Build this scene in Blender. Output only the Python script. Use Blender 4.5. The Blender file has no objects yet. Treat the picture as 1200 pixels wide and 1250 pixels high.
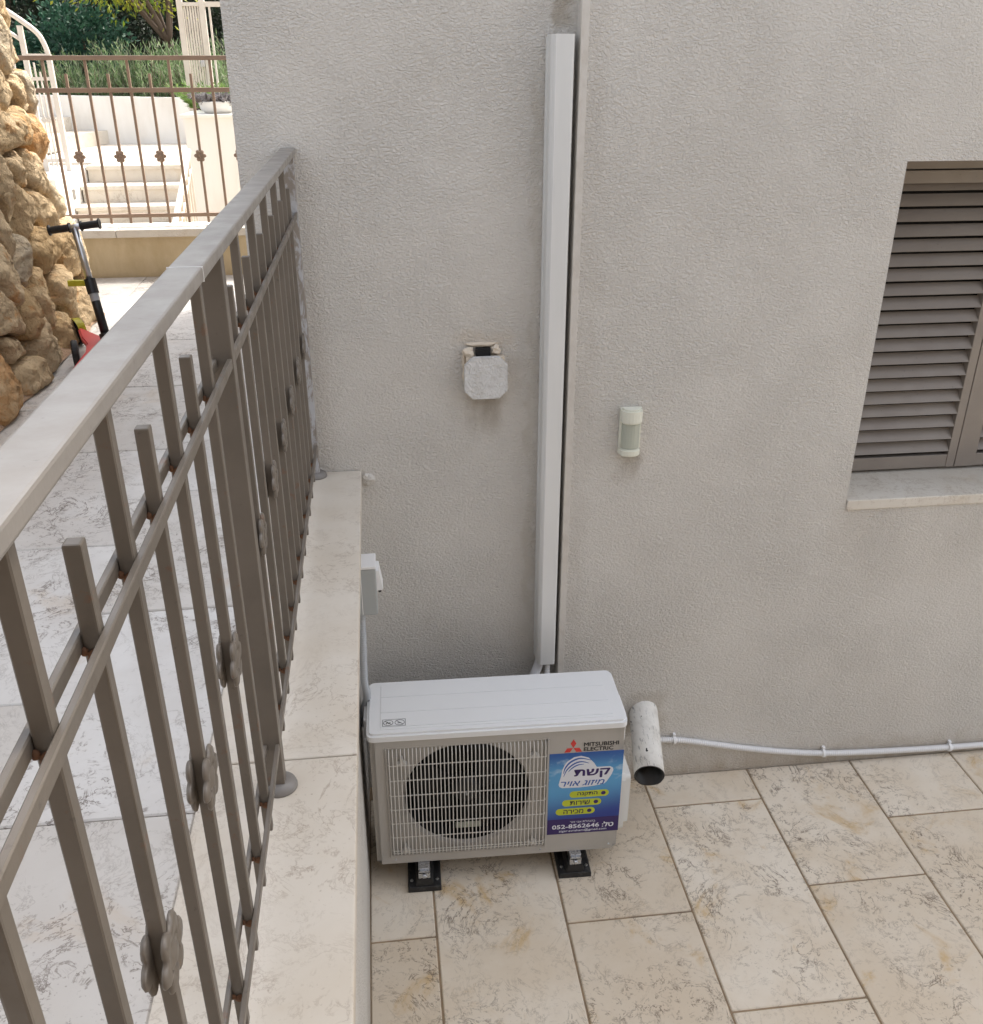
import bpy, bmesh, math, random
import numpy as np
from mathutils import Vector, Matrix, noise
random.seed(7); rng = np.random.default_rng(7)
R = math.radians
sc = bpy.context.scene
C = sc.collection

# ------------------------------------------------------------------ camera, sky, sun, exposure
cam_d = bpy.data.cameras.new('camera'); cam = bpy.data.objects.new('camera', cam_d); C.objects.link(cam)
cam.location = (0, 0, 2.49)
cam.rotation_euler = (R(90 - 25.8), 0, R(-6.77))
cam_d.sensor_fit = 'HORIZONTAL'; cam_d.sensor_width = 36; cam_d.lens = 36 * 1153 / 1200
cam_d.clip_start = 0.02; cam_d.clip_end = 500
sc.camera = cam

SUN_AZ, SUN_EL = R(42), R(52)
w = bpy.data.worlds.new('World'); sc.world = w; w.use_nodes = True
wn = w.node_tree.nodes; wl = w.node_tree.links
sky = wn.new('ShaderNodeTexSky'); sky.sky_type = 'NISHITA'; sky.sun_disc = False
sky.sun_elevation = SUN_EL; sky.sun_rotation = SUN_AZ; sky.air_density = 1.0; sky.dust_density = 4.0; sky.ozone_density = 1.0
hs = wn.new('ShaderNodeHueSaturation'); hs.inputs['Saturation'].default_value = 0.36
wl.new(sky.outputs[0], hs.inputs['Color']); wl.new(hs.outputs[0], wn['Background'].inputs[0])
wn['Background'].inputs[1].default_value = 0.12
sd = bpy.data.lights.new('sun', 'SUN'); sd.energy = 1.6; sd.angle = R(11.0); sd.color = (1, .95, .87)
sun = bpy.data.objects.new('sun', sd); C.objects.link(sun)
to_sun = Vector((math.sin(SUN_AZ) * math.cos(SUN_EL), math.cos(SUN_AZ) * math.cos(SUN_EL), math.sin(SUN_EL)))
sun.rotation_euler = to_sun.to_track_quat('Z', 'Y').to_euler(); sun.location = (5, 5, 12)
vs = sc.view_settings
vs.view_transform = 'Standard'; vs.look = 'None'; vs.gamma = 1; vs.use_curve_mapping = False
vs.exposure = 1.93

# ------------------------------------------------------------------ helpers
class NT:
    """tiny node-graph helper"""
    def __init__(s, m): s.t = m.node_tree; s.n = s.t.nodes; s.l = s.t.links
    def new(s, typ, **kw):
        nd = s.n.new(typ)
        for k, v in kw.items(): setattr(nd, k, v)
        return nd
    def put(s, sock, v):
        if isinstance(v, bpy.types.NodeSocket): s.l.new(v, sock)
        else: sock.default_value = v
    def math(s, op, a, b=0.0, c=None, clamp=False):
        nd = s.new('ShaderNodeMath', operation=op, use_clamp=clamp); s.put(nd.inputs[0], a); s.put(nd.inputs[1], b)
        if c is not None: s.put(nd.inputs[2], c)
        return nd.outputs[0]
    def noise(s, vec, scale, detail=3, rough=.55, dist=0, out=0):
        nd = s.new('ShaderNodeTexNoise'); s.put(nd.inputs['Vector'], vec)
        nd.inputs['Scale'].default_value = scale; nd.inputs['Detail'].default_value = detail
        nd.inputs['Roughness'].default_value = rough; nd.inputs['Distortion'].default_value = dist
        return nd.outputs[out]
    def ramp(s, v, lo, hi, a=0.0, b=1.0):
        nd = s.new('ShaderNodeMapRange', interpolation_type='SMOOTHSTEP'); s.put(nd.inputs[0], v)
        nd.inputs[1].default_value = lo; nd.inputs[2].default_value = hi; nd.inputs[3].default_value = a; nd.inputs[4].default_value = b
        return nd.outputs[0]
    def mix(s, f, a, b):
        nd = s.new('ShaderNodeMix', data_type='RGBA'); s.put(nd.inputs[0], f)
        for i, v in ((6, a), (7, b)):
            if not isinstance(v, bpy.types.NodeSocket): v = tuple(v) + (1,) * (4 - len(v))
            s.put(nd.inputs[i], v)
        return nd.outputs[2]
    def pos(s): return s.new('ShaderNodeNewGeometry').outputs['Position']
    def xyz(s, v):
        nd = s.new('ShaderNodeSeparateXYZ'); s.put(nd.inputs[0], v); return nd.outputs
    def mapping(s, v, scale=(1, 1, 1), rot=(0, 0, 0), loc=(0, 0, 0)):
        nd = s.new('ShaderNodeMapping'); s.put(nd.inputs[0], v)
        nd.inputs[1].default_value = loc; nd.inputs[2].default_value = rot; nd.inputs[3].default_value = scale
        return nd.outputs[0]
    def bump(s, h, strength, dist, normal=None):
        nd = s.new('ShaderNodeBump'); nd.inputs['Strength'].default_value = strength; nd.inputs['Distance'].default_value = dist
        s.put(nd.inputs['Height'], h)
        if normal is not None: s.put(nd.inputs['Normal'], normal)
        return nd.outputs[0]

def mat(name, col, rough=.5, metal=0., fn=None, **kw):
    m = bpy.data.materials.new(name); m.use_nodes = True
    b = m.node_tree.nodes['Principled BSDF']
    b.inputs['Base Color'].default_value = tuple(col) + (1,); b.inputs['Roughness'].default_value = rough; b.inputs['Metallic'].default_value = metal
    for k, v in kw.items(): b.inputs[k.replace('_', ' ')].default_value = v
    if fn: fn(NT(m), b)
    return m

WM = {}            # world matrices of the parents built so far
def wm(o): return WM.get(o.name, Matrix.Identity(4)) if o else Matrix.Identity(4)
def thing(name, label, cat, loc=(0, 0, 0), rot=None, group=None):
    o = bpy.data.objects.new(name, None); C.objects.link(o); o.empty_display_size = .1
    o.location = loc
    if rot: o.rotation_euler = rot
    WM[o.name] = Matrix.LocRotScale(Vector(loc), o.rotation_euler.to_quaternion(), None)
    o['label'] = label; o['category'] = cat
    if group: o['group'] = group
    return o
def tag(o, label=None, cat=None, group=None, kind=None):
    for k, v in (('label', label), ('category', cat), ('group', group), ('kind', kind)):
        if v: o[k] = v
    return o
def to_mesh(bm, name, smooth=False):
    me = bpy.data.meshes.new(name); bm.normal_update(); bm.to_mesh(me); bm.free()
    if smooth:
        for p in me.polygons: p.use_smooth = True
    return me
def obj(name, bm, m, parent=None, local=False, smooth=False):
    """mesh built in world coordinates (or in the parent's, local=True) -> one object"""
    me = to_mesh(bm, name, smooth) if isinstance(bm, bmesh.types.BMesh) else bm
    o = bpy.data.objects.new(name, me); C.objects.link(o)
    if m and not me.materials: me.materials.append(m)
    if parent is None:
        if me.vertices:
            co = np.empty(len(me.vertices) * 3); me.vertices.foreach_get('co', co); co = co.reshape(-1, 3)
            c = (co.min(0) + co.max(0)) / 2; c[2] = co[:, 2].min()
            me.transform(Matrix.Translation(-Vector(c))); o.location = c; WM[o.name] = Matrix.Translation(Vector(c))
    else:
        o.parent = parent; WM[o.name] = wm(parent)
        if not local: me.transform(wm(parent).inverted())
    return o
def inst(name, me, parent, loc, rot=(0, 0, 0), scale=(1, 1, 1)):
    """object sharing a mesh, placed at a point given in the parent's frame"""
    o = bpy.data.objects.new(name, me); C.objects.link(o); o.parent = parent
    o.location = loc; o.rotation_euler = rot; o.scale = scale
    WM[o.name] = wm(parent) @ Matrix.LocRotScale(Vector(loc), o.rotation_euler.to_quaternion(), Vector(scale))
    return o
def B(): return bmesh.new()
def box(bm, x0, x1, y0, y1, z0, z1, bev=0., seg=2):
    r = bmesh.ops.create_cube(bm, size=1)
    vv = r['verts']
    for v in vv: v.co = (x0 + (v.co.x + .5) * (x1 - x0), y0 + (v.co.y + .5) * (y1 - y0), z0 + (v.co.z + .5) * (z1 - z0))
    if bev > 0:
        ed = list({e for v in vv for e in v.link_edges})
        bmesh.ops.bevel(bm, geom=ed, offset=bev, segments=seg, profile=.6, affect='EDGES')
    return bm
def bx(*a, **k): return box(B(), *a, **k)
def frame_at(t):
    t = t.normalized(); up = Vector((0, 0, 1)) if abs(t.z) < .93 else Vector((1, 0, 0))
    a = t.cross(up).normalized(); return a, a.cross(t).normalized()
def tube(bm, pts, rad, sides=10, caps=True, radf=None):
    pts = [Vector(p) for p in pts]; rings = []
    a = None
    for i, p in enumerate(pts):
        t = (pts[min(i + 1, len(pts) - 1)] - pts[max(i - 1, 0)]).normalized()
        if a is None: a, b = frame_at(t)
        else:
            a = (a - t * a.dot(t)).normalized(); b = a.cross(t).normalized()
        r = radf(i) if radf else (rad[i] if isinstance(rad, (list, tuple)) else rad)
        rings.append([bm.verts.new(p + a * math.cos(k * 2 * math.pi / sides) * r + b * math.sin(k * 2 * math.pi / sides) * r) for k in range(sides)])
    for r0, r1 in zip(rings, rings[1:]):
        for k in range(sides): bm.faces.new((r0[k], r0[(k + 1) % sides], r1[(k + 1) % sides], r1[k]))
    if caps: bm.faces.new(rings[0][::-1]); bm.faces.new(rings[-1])
    return bm
def spline(pts, n):
    pts = [Vector(p) for p in pts]; out = []
    P = [pts[0] * 2 - pts[1]] + pts + [pts[-1] * 2 - pts[-2]]
    for i in range(1, len(P) - 2):
        for k in range(n):
            t = k / n; a, b, c, d = P[i - 1], P[i], P[i + 1], P[i + 2]
            out.append(.5 * ((2 * b) + (c - a) * t + (2 * a - 5 * b + 4 * c - d) * t * t + (3 * b - a - 3 * c + d) * t ** 3))
    out.append(pts[-1]); return out
def resample(pts, step):
    out = [pts[0].copy()]; acc = 0
    for a, b in zip(pts, pts[1:]):
        L = (b - a).length; s = step - acc
        while s <= L: out.append(a + (b - a) * (s / L)); s += step
        acc = (acc + L) % step
    return out
def corrugated(path, r, pitch, sides=12):
    p = resample(spline(path, 12), pitch / 4)
    return tube(B(), p, r, sides, radf=lambda i: r if i % 4 in (0, 1) else r * .74)
def lathe(bm, prof, c, axis='Z', seg=24):
    rings = []
    for r, h in prof:
        ring = []
        for k in range(seg):
            a = 2 * math.pi * k / seg; u, v = r * math.cos(a), r * math.sin(a)
            p = {'Z': (u, v, h), 'Y': (u, h, v), 'X': (h, u, v)}[axis]
            ring.append(bm.verts.new(Vector(c) + Vector(p)))
        rings.append(ring)
    for a, b in zip(rings, rings[1:]):
        for k in range(seg): bm.faces.new((a[k], a[(k + 1) % seg], b[(k + 1) % seg], b[k]))
    for ring in (rings[0], rings[-1]):
        if (ring[0].co - ring[seg // 2].co).length > 1e-4: bm.faces.new(ring)
    bmesh.ops.recalc_face_normals(bm, faces=bm.faces[:]); return bm
def prism(bm, poly, h0, h1, f):
    """poly of (u,v); f(u,v,h) -> point"""
    a = [bm.verts.new(f(u, v, h0)) for u, v in poly]; b = [bm.verts.new(f(u, v, h1)) for u, v in poly]
    n = len(poly)
    fs = [bm.faces.new(a), bm.faces.new(b)] + [bm.faces.new((a[i], a[(i + 1) % n], b[(i + 1) % n], b[i])) for i in range(n)]
    bmesh.ops.recalc_face_normals(bm, faces=fs); return bm
def rrect(x0, x1, y0, y1, r, n=5):
    out = []
    for cx, cy, a0 in ((x1 - r, y1 - r, 0), (x0 + r, y1 - r, 90), (x0 + r, y0 + r, 180), (x1 - r, y0 + r, 270)):
        for k in range(n + 1): a = R(a0 + 90 * k / n); out.append((cx + r * math.cos(a), cy + r * math.sin(a)))
    return out
def text_mesh(body, x0, x1, y0, y1, f, h=.0003, bold=0., shear=0., rtl=False):
    """lettering as a thin mesh fitted into a rectangle"""
    cu = bpy.data.curves.new('lettering', 'FONT'); cu.body = body[::-1] if rtl else body
    cu.offset = bold; cu.shear = shear; cu.resolution_u = 3; cu.extrude = .01
    o = bpy.data.objects.new('lettering', cu); C.objects.link(o); bpy.context.view_layer.update()
    me = bpy.data.meshes.new_from_object(o.evaluated_get(bpy.context.evaluated_depsgraph_get()))
    bpy.data.objects.remove(o); bpy.data.curves.remove(cu)
    co = np.empty(len(me.vertices) * 3); me.vertices.foreach_get('co', co); co = co.reshape(-1, 3)
    lo, hi = co.min(0), co.max(0)
    me.materials.clear()
    out = [f(x0 + (c[0] - lo[0]) / (hi[0] - lo[0]) * (x1 - x0), y0 + (c[1] - lo[1]) / (hi[1] - lo[1]) * (y1 - y0), h if c[2] > 0 else 0) for c in co]
    me.vertices.foreach_set('co', np.array(out, float).ravel()); me.update()
    return me

def rubble(c, s, seed):
    bm = B(); bmesh.ops.create_icosphere(bm, subdivisions=2, radius=1)
    for v in bm.verts:
        n = noise.noise(v.co * 1.4 + Vector((seed * 7, 0, 0))); v.co = Vector(c) + Vector((v.co.x * s[0], v.co.y * s[1], v.co.z * s[2])) * (1 + .55 * n)
    return bm
# ------------------------------------------------------------------ materials
def plaster_fn(stains=(), tint=None):
    def fn(t, b):
        p = t.pos(); x, y, z = t.xyz(p)
        big = t.noise(p, 1.3, 4, .6); fine = t.noise(p, 60, 2)
        col = t.mix(t.ramp(big, .3, .7), (.618, .585, .535), (.66, .632, .585))
        col = t.mix(t.ramp(t.noise(p, 7, 5, .65), .56, .82, 0, .22), col, (.48, .43, .36))
        wob = t.math('MULTIPLY', t.math('SUBTRACT', t.noise(p, 14, 4, .6), .5), .10)
        for (x0, x1, z0, z1, sx, s0, s1, amt, c) in stains:       # rain streaks, dirt and darker patches below fittings
            xx = t.math('ADD', x, wob); zz = t.math('ADD', z, wob)
            f = t.math('MULTIPLY', t.math('MULTIPLY', t.ramp(xx, x0 - sx, x0 + sx), t.ramp(xx, x1 - sx, x1 + sx, 1, 0)),
                       t.math('MULTIPLY', t.ramp(zz, z0 - s0, z0 + s0), t.ramp(zz, z1 - s1, z1 + s1, 1, 0)))
            f = t.math('MULTIPLY', f, t.math('MULTIPLY', amt * .8, t.ramp(t.noise(t.mapping(p, (1, 1, .25)), 22, 4, .6), .25, .65, .45, 1)))
            col = t.mix(f, col, c)
        t.put(b.inputs['Base Color'], col); b.inputs['Roughness'].default_value = .9; b.inputs['Specular IOR Level'].default_value = .2
        q = t.mapping(p, (.8, .8, 1.25))
        n1 = t.noise(q, 145, 2.0, .5, .7); n2 = t.noise(q, 190, 2, .5, .5); n3 = t.noise(p, 9, 2)
        h = t.math('ADD', t.ramp(n1, .25, .75), t.math('ADD', t.math('MULTIPLY', n2, .35), t.math('MULTIPLY', n3, .5)))
        h = t.math('MULTIPLY', h, t.ramp(t.noise(p, 3.1, 4, .6), .3, .7, .55, 1.05))       # worn and fuller areas of the spray coat
        t.put(b.inputs['Normal'], t.bump(h, .8, .0052))
    return fn
DARK_BROWN = (.27, .22, .16)
M_plL = mat('plaster recessed wall', (.5, .46, .42), fn=plaster_fn([
    (.262, .36, 1.42, 1.56, .03, .06, .01, .75, DARK_BROWN), (.445, .480, .7, 2.42, .010, .25, .1, .35, (.42, .36, .28)),  # first entry darkens the wall below the junction box
    (.50, .545, 2.56, 6, .012, .02, .3, .7, (.36, .30, .22)), 
    (-.2, .6, -.1, .3, .1, .1, .25, .35, DARK_BROWN), (.22, .40, 1.69, 1.735, .02, .01, .015, .5, (.62, .52, .40))]))
M_plR = mat('plaster window wall', (.5, .46, .42), fn=plaster_fn([
    (.73, .80, 1.27, 1.36, .02, .05, .01, .75, DARK_BROWN), (.82, .97, .22, .39, .02, .02, .02, .55, (.40, .34, .27)), (.5, 6, -.1, .07, .1, .05, .07, .75, (.33, .25, .16)),  # first entry darkens the wall below the sensor
    (1.5, 2.6, .80, 1.10, .05, .16, .02, .18, (.36, .31, .25)), (.57, .64, .2, 5, .02, .3, .2, .22, (.38, .33, .27))]))
M_plW = mat('plaster courtyard wall', (.5, .48, .45), fn=plaster_fn([(-2, 2, -.1, .12, .1, .05, .12, .6, DARK_BROWN)]))
M_bead = mat('smooth corner plaster', (.50, .455, .41), .85, fn=lambda t, b: (
    t.put(b.inputs['Base Color'], t.mix(t.ramp(t.noise(t.pos(), 25, 4), .4, .7), (.60, .565, .515), (.55, .51, .455))),
    t.put(b.inputs['Normal'], t.bump(t.noise(t.pos(), 120, 3), .35, .003))))
def stone_fn(a, b_, ochre, amt_ochre, vein, vein_amt, rough, scale=1.0):
    def fn(t, b):
        oi = t.new('ShaderNodeObjectInfo'); p0 = t.pos()
        off = t.new('ShaderNodeCombineXYZ'); t.put(off.inputs[0], t.math('MULTIPLY', oi.outputs['Random'], 37.)); t.put(off.inputs[1], t.math('MULTIPLY', oi.outputs['Random'], 91.))
        vadd = t.new('ShaderNodeVectorMath', operation='ADD'); t.put(vadd.inputs[0], p0); t.put(vadd.inputs[1], off.outputs[0]); p = vadd.outputs[0]
        col = t.mix(t.ramp(t.noise(p, 4 * scale, 5, .6), .3, .7), a, b_)
        col = t.mix(t.math('MULTIPLY', oi.outputs['Random'], .55), col, (a[0] * .84, a[1] * .80, a[2] * .74))
        och = t.math('MULTIPLY', t.ramp(t.noise(p, 5.5 * scale, 6, .65, .6), .56, .74), amt_ochre)
        col = t.mix(och, col, ochre)
        hgt = None; mask = t.ramp(t.noise(p, 3.2 * scale, 3, .5), .40, .62)
        # worm-like fossil veins: thin level lines of warped noise, broken up by a second noise
        for sc_, wd, ds, k, brk, gs_ in ((4.5, .012, .9, 1.0, .43, 1.0), (10, .019, 1.1, 1.0, .47, 1.0), (24, .038, 1.3, .9, .52, 1.3)):
            n = t.noise(p, sc_ * scale, 7, .66, ds)
            line = t.ramp(t.math('ABSOLUTE', t.math('SUBTRACT', n, .5)), 0, wd, 1, 0)
            gate = t.ramp(t.noise(p, sc_ * gs_ * scale, 2), brk, brk + .10)
            f = t.math('MULTIPLY', t.math('MULTIPLY', line, gate), t.math('MULTIPLY_ADD', mask, .75, .25))
            f = t.math('MULTIPLY', f, k * vein_amt)
            col = t.mix(f, col, vein); hgt = f if hgt is None else t.math('MAXIMUM', hgt, f)
        pit = t.ramp(t.noise(p, 120 * scale, 2), .64, .72, 0, .5); col = t.mix(t.math('MULTIPLY', pit, mask), col, vein)
        t.put(b.inputs['Base Color'], col)
        t.put(b.inputs['Roughness'], t.ramp(t.noise(p, 14, 4), .3, .7, rough - .08, rough + .14))
        h = t.math('SUBTRACT', t.math('MULTIPLY', t.noise(p, 30, 4), .3), hgt)
        t.put(b.inputs['Normal'], t.bump(h, .35, .002))
    return fn
M_tile = mat('courtyard limestone', (.6, .52, .42), .5, fn=stone_fn((.66, .57, .45), (.74, .675, .575), (.54, .37, .17), .85, (.14, .10, .07), .85, .50))
M_ttile = mat('terrace limestone', (.64, .62, .58), .4, fn=stone_fn((.52, .495, .465), (.60, .585, .56), (.47, .37, .26), .55, (.12, .09, .07), .85, .40))
M_cope = mat('coping limestone', (.66, .61, .54), .5, fn=stone_fn((.59, .53, .445), (.67, .625, .555), (.46, .35, .22), .45, (.30, .23, .17), .5, .48))
M_cap = mat('white cap stone', (.72, .68, .62), .6, fn=stone_fn((.66, .62, .55), (.74, .71, .65), (.52, .42, .30), .4, (.38, .31, .24), .5, .6))
M_step = mat('step limestone', (.7, .66, .6), .6, fn=stone_fn((.62, .56, .48), (.70, .66, .59), (.50, .37, .22), .5, (.30, .23, .16), .6, .6, .5))
M_grout = mat('brown grout', (.24, .17, .105), .9, fn=lambda t, b: t.put(b.inputs['Base Color'], t.mix(t.ramp(t.noise(t.pos(), 12, 4), .35, .7), (.33, .24, .15), (.21, .16, .11))))
M_tgrout = mat('grey grout', (.36, .30, .24), .9)
M_para = mat('sandy render', (.55, .44, .27), .9, fn=lambda t, b: (
    t.put(b.inputs['Base Color'], t.mix(t.ramp(t.noise(t.mapping(t.pos(), (1, 1, .4)), 9, 5, .65), .3, .75), (.56, .455, .29), (.47, .365, .215))),
    t.put(b.inputs['Normal'], t.bump(t.noise(t.pos(), 70, 3), .4, .003))))
M_white = mat('white render', (.74, .72, .68), .9, fn=lambda t, b: (
    t.put(b.inputs['Base Color'], t.mix(t.ramp(t.noise(t.mapping(t.pos(), (1, 1, .3)), 4, 5), .4, .8), (.76, .74, .70), (.66, .62, .56))),
    t.put(b.inputs['Normal'], t.bump(t.noise(t.pos(), 60, 3), .3, .003))))
def paint_fn(c, c2, rust=0., rough=.42):
    def fn(t, b):
        p = t.pos()
        col = t.mix(t.ramp(t.noise(p, 7, 5, .6), .35, .75), c, c2)
        col = t.mix(t.ramp(t.noise(p, 90, 3), .66, .74, 0, .5), col, tuple(k * .55 for k in c))
        if rust: col = t.mix(t.ramp(t.noise(p, 26, 5, .7), .61, .69, 0, rust), col, (.17, .07, .03))
        t.put(b.inputs['Base Color'], col); t.put(b.inputs['Roughness'], t.ramp(t.noise(p, 20, 4), .3, .7, rough - .08, rough + .12))
        t.put(b.inputs['Normal'], t.bump(t.noise(p, 160, 3), .12, .001))
    return fn
M_rail = mat('taupe metal paint', (.2, .175, .15), .42, fn=paint_fn((.15, .127, .103), (.122, .104, .084), .4))
M_hand = mat('worn handrail paint', (.40, .37, .34), .36, fn=paint_fn((.25, .228, .204), (.215, .196, .176), 0, .40))
M_endp = mat('patchy silver paint', (.3, .29, .28), .4, fn=lambda t, b: (
    t.put(b.inputs['Base Color'], t.mix(t.ramp(t.noise(t.mapping(t.pos(), (1, 1, .5)), 28, 5, .7, 1), .45, .58), (.235, .205, .175), (.40, .40, .41))),))
M_rust = mat('rusty weld', (.12, .055, .03), .85, fn=lambda t, b: t.put(b.inputs['Base Color'], t.mix(t.noise(t.pos(), 200, 3), (.07, .035, .02), (.20, .09, .04))))
M_brown = mat('brown far railing paint', (.21, .145, .10), .5, fn=paint_fn((.30, .21, .15), (.25, .175, .125), .15, .5))
M_cream = mat('cream metal paint', (.62, .56, .49), .5, fn=paint_fn((.64, .58, .51), (.56, .50, .43), .1, .5))
M_duct = mat('white duct plastic', (.68, .69, .69), .38, fn=lambda t, b: t.put(b.inputs['Base Color'], t.mix(t.ramp(t.noise(t.mapping(t.pos(), (1, 1, .1)), 12, 4), .4, .75), (.71, .71, .69), (.65, .65, .63))))
M_lid = mat('skylit white lid', (.74, .76, .78), .30, fn=lambda t, b: (
    t.put(b.inputs['Base Color'], t.mix(t.ramp(t.noise(t.pos(), 6, 5), .5, .8), (.77, .78, .785), (.755, .765, .77))),
    t.put(b.inputs['Roughness'], t.ramp(t.noise(t.pos(), 18, 4), .3, .7, .33, .40))))  # same paint as the casing, made lighter and cooler for the skylit top
M_case = mat('shaded ivory casing', (.60, .575, .53), .4, fn=lambda t, b: t.put(b.inputs['Base Color'], t.mix(t.ramp(t.noise(t.mapping(t.pos(), (1, 1, .5)), 8, 5), .45, .8), (.43, .41, .38), (.37, .355, .325))))  # same paint as the lid, with the front's shade put into the colour
M_wire = mat('white grille wire', (.66, .64, .60), .35)
M_black = mat('black plastic', (.018, .018, .019), .38)
M_rubber = mat('black rubber', (.016, .016, .017), .6, fn=lambda t, b: t.put(b.inputs['Base Color'], t.mix(t.ramp(t.noise(t.pos(), 60, 4), .5, .75), (.014, .014, .015), (.045, .043, .04))))
M_dark = mat('dark interior', (.01, .01, .01), .9)  # near-black colour standing in for the shade inside openings
M_steel = mat('galvanised steel', (.55, .57, .6), .3, 1., fn=lambda t, b: t.put(b.inputs['Roughness'], t.ramp(t.noise(t.pos(), 120, 3), .3, .7, .2, .45)))
M_alu = mat('brushed aluminium', (.62, .63, .64), .32, 1.)
M_wplast = mat('white plastic', (.80, .80, .80), .4)
M_ivory = mat('ivory plastic', (.70, .70, .60), .4)
M_lens = mat('milky green lens', (.42, .44, .37), .3)
M_gbox = mat('grey switch box plastic', (.36, .38, .38), .4)
M_gconduit = mat('grey conduit', (.42, .44, .46), .45)
M_tape = mat('white wrap tape', (.68, .68, .69), .5)
M_cream_pl = mat('broken cream plaster', (.66, .58, .47), .95, fn=lambda t, b: t.put(b.inputs['Normal'], t.bump(t.noise(t.pos(), 180, 4), .6, .004)))
def pipe_fn(t, b):
    p = t.pos()
    col = t.mix(t.ramp(t.noise(p, 22, 5), .4, .75), (.74, .72, .67), (.60, .575, .52))
    col = t.mix(t.ramp(t.noise(t.mapping(p, (2.2, .35, .35)), 60, 5, .7), .55, .66, 0, .8), col, (.22, .22, .22))
    col = t.mix(t.ramp(t.noise(p, 30, 2), .70, .71), col, (.012, .012, .012))
    t.put(b.inputs['Base Color'], col); t.put(b.inputs['Normal'], t.bump(t.noise(p, 50, 5), .5, .004))
M_pipe = mat('peeling white paint on pipe', (.6, .58, .54), .7, fn=pipe_fn)
M_shut = mat('taupe shutter aluminium', (.25, .21, .175), .45, fn=paint_fn((.27, .235, .20), (.245, .21, .18), 0, .45))
def rock_fn(t, b):
    oi = t.new('ShaderNodeObjectInfo'); p = t.pos(); rnd = oi.outputs['Random']
    c1 = t.mix(rnd, (.54, .375, .20), (.60, .48, .33))
    c1 = t.mix(t.ramp(rnd, .70, .74), c1, (.52, .44, .33)); c1 = t.mix(t.ramp(rnd, .90, .93), c1, (.58, .33, .15))
    col = t.mix(t.ramp(t.noise(p, 6, 6, .68, .5), .42, .72), c1, (.68, .53, .34))
    col = t.mix(t.ramp(t.noise(p, 8.3, 5, .65), .57, .70, 0, .8), col, (.56, .29, .11))
    col = t.mix(t.ramp(t.noise(p, 13, 6, .7), .60, .76, 0, .6), col, (.30, .235, .16))
    col = t.mix(t.ramp(t.noise(p, 80, 3, .6), .62, .72, 0, .5), col, (.22, .16, .10))
    t.put(b.inputs['Base Color'], col); b.inputs['Roughness'].default_value = .95; b.inputs['Specular IOR Level'].default_value = .15
    wv = t.new('ShaderNodeVectorMath', operation='ADD'); t.put(wv.inputs[0], p)
    nz = t.new('ShaderNodeVectorMath', operation='SCALE'); t.put(nz.inputs[0], t.noise(p, 16, 4, .6, 0, 1)); nz.inputs['Scale'].default_value = .06; t.put(wv.inputs[1], nz.outputs[0])
    def vor(sc_):
        v = t.new('ShaderNodeTexVoronoi', feature='F1'); t.put(v.inputs['Vector'], wv.outputs[0]); v.inputs['Scale'].default_value = sc_; return v.outputs['Distance']
    h = t.math('ADD', t.math('MULTIPLY', vor(13), -1.1), t.math('ADD', t.math('MULTIPLY', vor(34), -.4), t.math('MULTIPLY', t.noise(p, 45, 6, .7), .55)))
    t.put(b.inputs['Normal'], t.bump(h, 1.0, .028))
M_rock = mat('rough ochre fieldstone', (.45, .33, .2), .95, fn=rock_fn)
M_mort = mat('dark wall mortar', (.20, .145, .10), .95, fn=lambda t, b: t.put(b.inputs['Normal'], t.bump(t.noise(t.pos(), 40, 5), .8, .01)))
def leaf_fn(cols, rough=.55):
    def fn(t, b):
        g = t.new('ShaderNodeNewGeometry'); r = t.new('ShaderNodeValToRGB'); t.put(r.inputs[0], g.outputs['Random Per Island'])
        e = r.color_ramp.elements
        while len(e) < len(cols): e.new(.5)
        for i, c in enumerate(cols): e[i].position = i / (len(cols) - 1); e[i].color = tuple(c) + (1,)
        t.put(b.inputs['Base Color'], r.outputs[0]); b.inputs['Roughness'].default_value = rough
        tr = t.new('ShaderNodeBsdfTranslucent'); t.put(tr.inputs[0], r.outputs[0]); mx = t.new('ShaderNodeMixShader'); mx.inputs[0].default_value = .35
        t.l.new(b.outputs[0], mx.inputs[1]); t.l.new(tr.outputs[0], mx.inputs[2]); t.l.new(mx.outputs[0], t.n['Material Output'].inputs[0])
    return fn
M_dleaf = mat('dark evergreen leaves', (.03, .05, .03), fn=leaf_fn([(.02, .032, .018), (.045, .06, .03), (.035, .075, .045), (.07, .06, .045)]))
M_bleaf = mat('blue green leaves', (.03, .09, .06), fn=leaf_fn([(.02, .06, .04), (.04, .11, .07), (.06, .15, .09)]))
M_yleaf = mat('yellow green leaves', (.2, .2, .03), fn=leaf_fn([(.20, .28, .03), (.34, .38, .04), (.46, .42, .04), (.14, .24, .04)]))
M_rose = mat('rosemary needles', (.1, .14, .08), fn=leaf_fn([(.09, .16, .06), (.16, .26, .10), (.25, .33, .17), (.34, .35, .25)]))
M_tuft = mat('bright green blades', (.12, .24, .05), fn=leaf_fn([(.10, .20, .04), (.18, .30, .07), (.22, .30, .10)]))
M_grey = mat('grey lavender leaves', (.2, .19, .19), fn=leaf_fn([(.15, .14, .145), (.26, .25, .25), (.20, .16, .17)]))
M_bark = mat('grey brown bark', (.14, .10, .075), .9, fn=lambda t, b: t.put(b.inputs['Normal'], t.bump(t.noise(t.mapping(t.pos(), (1, 1, .2)), 60, 4), .7, .01)))
M_soil = mat('garden soil', (.09, .065, .045), .95, fn=lambda t, b: t.put(b.inputs['Base Color'], t.mix(t.noise(t.pos(), 8, 5), (.05, .04, .028), (.12, .09, .06))))
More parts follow.
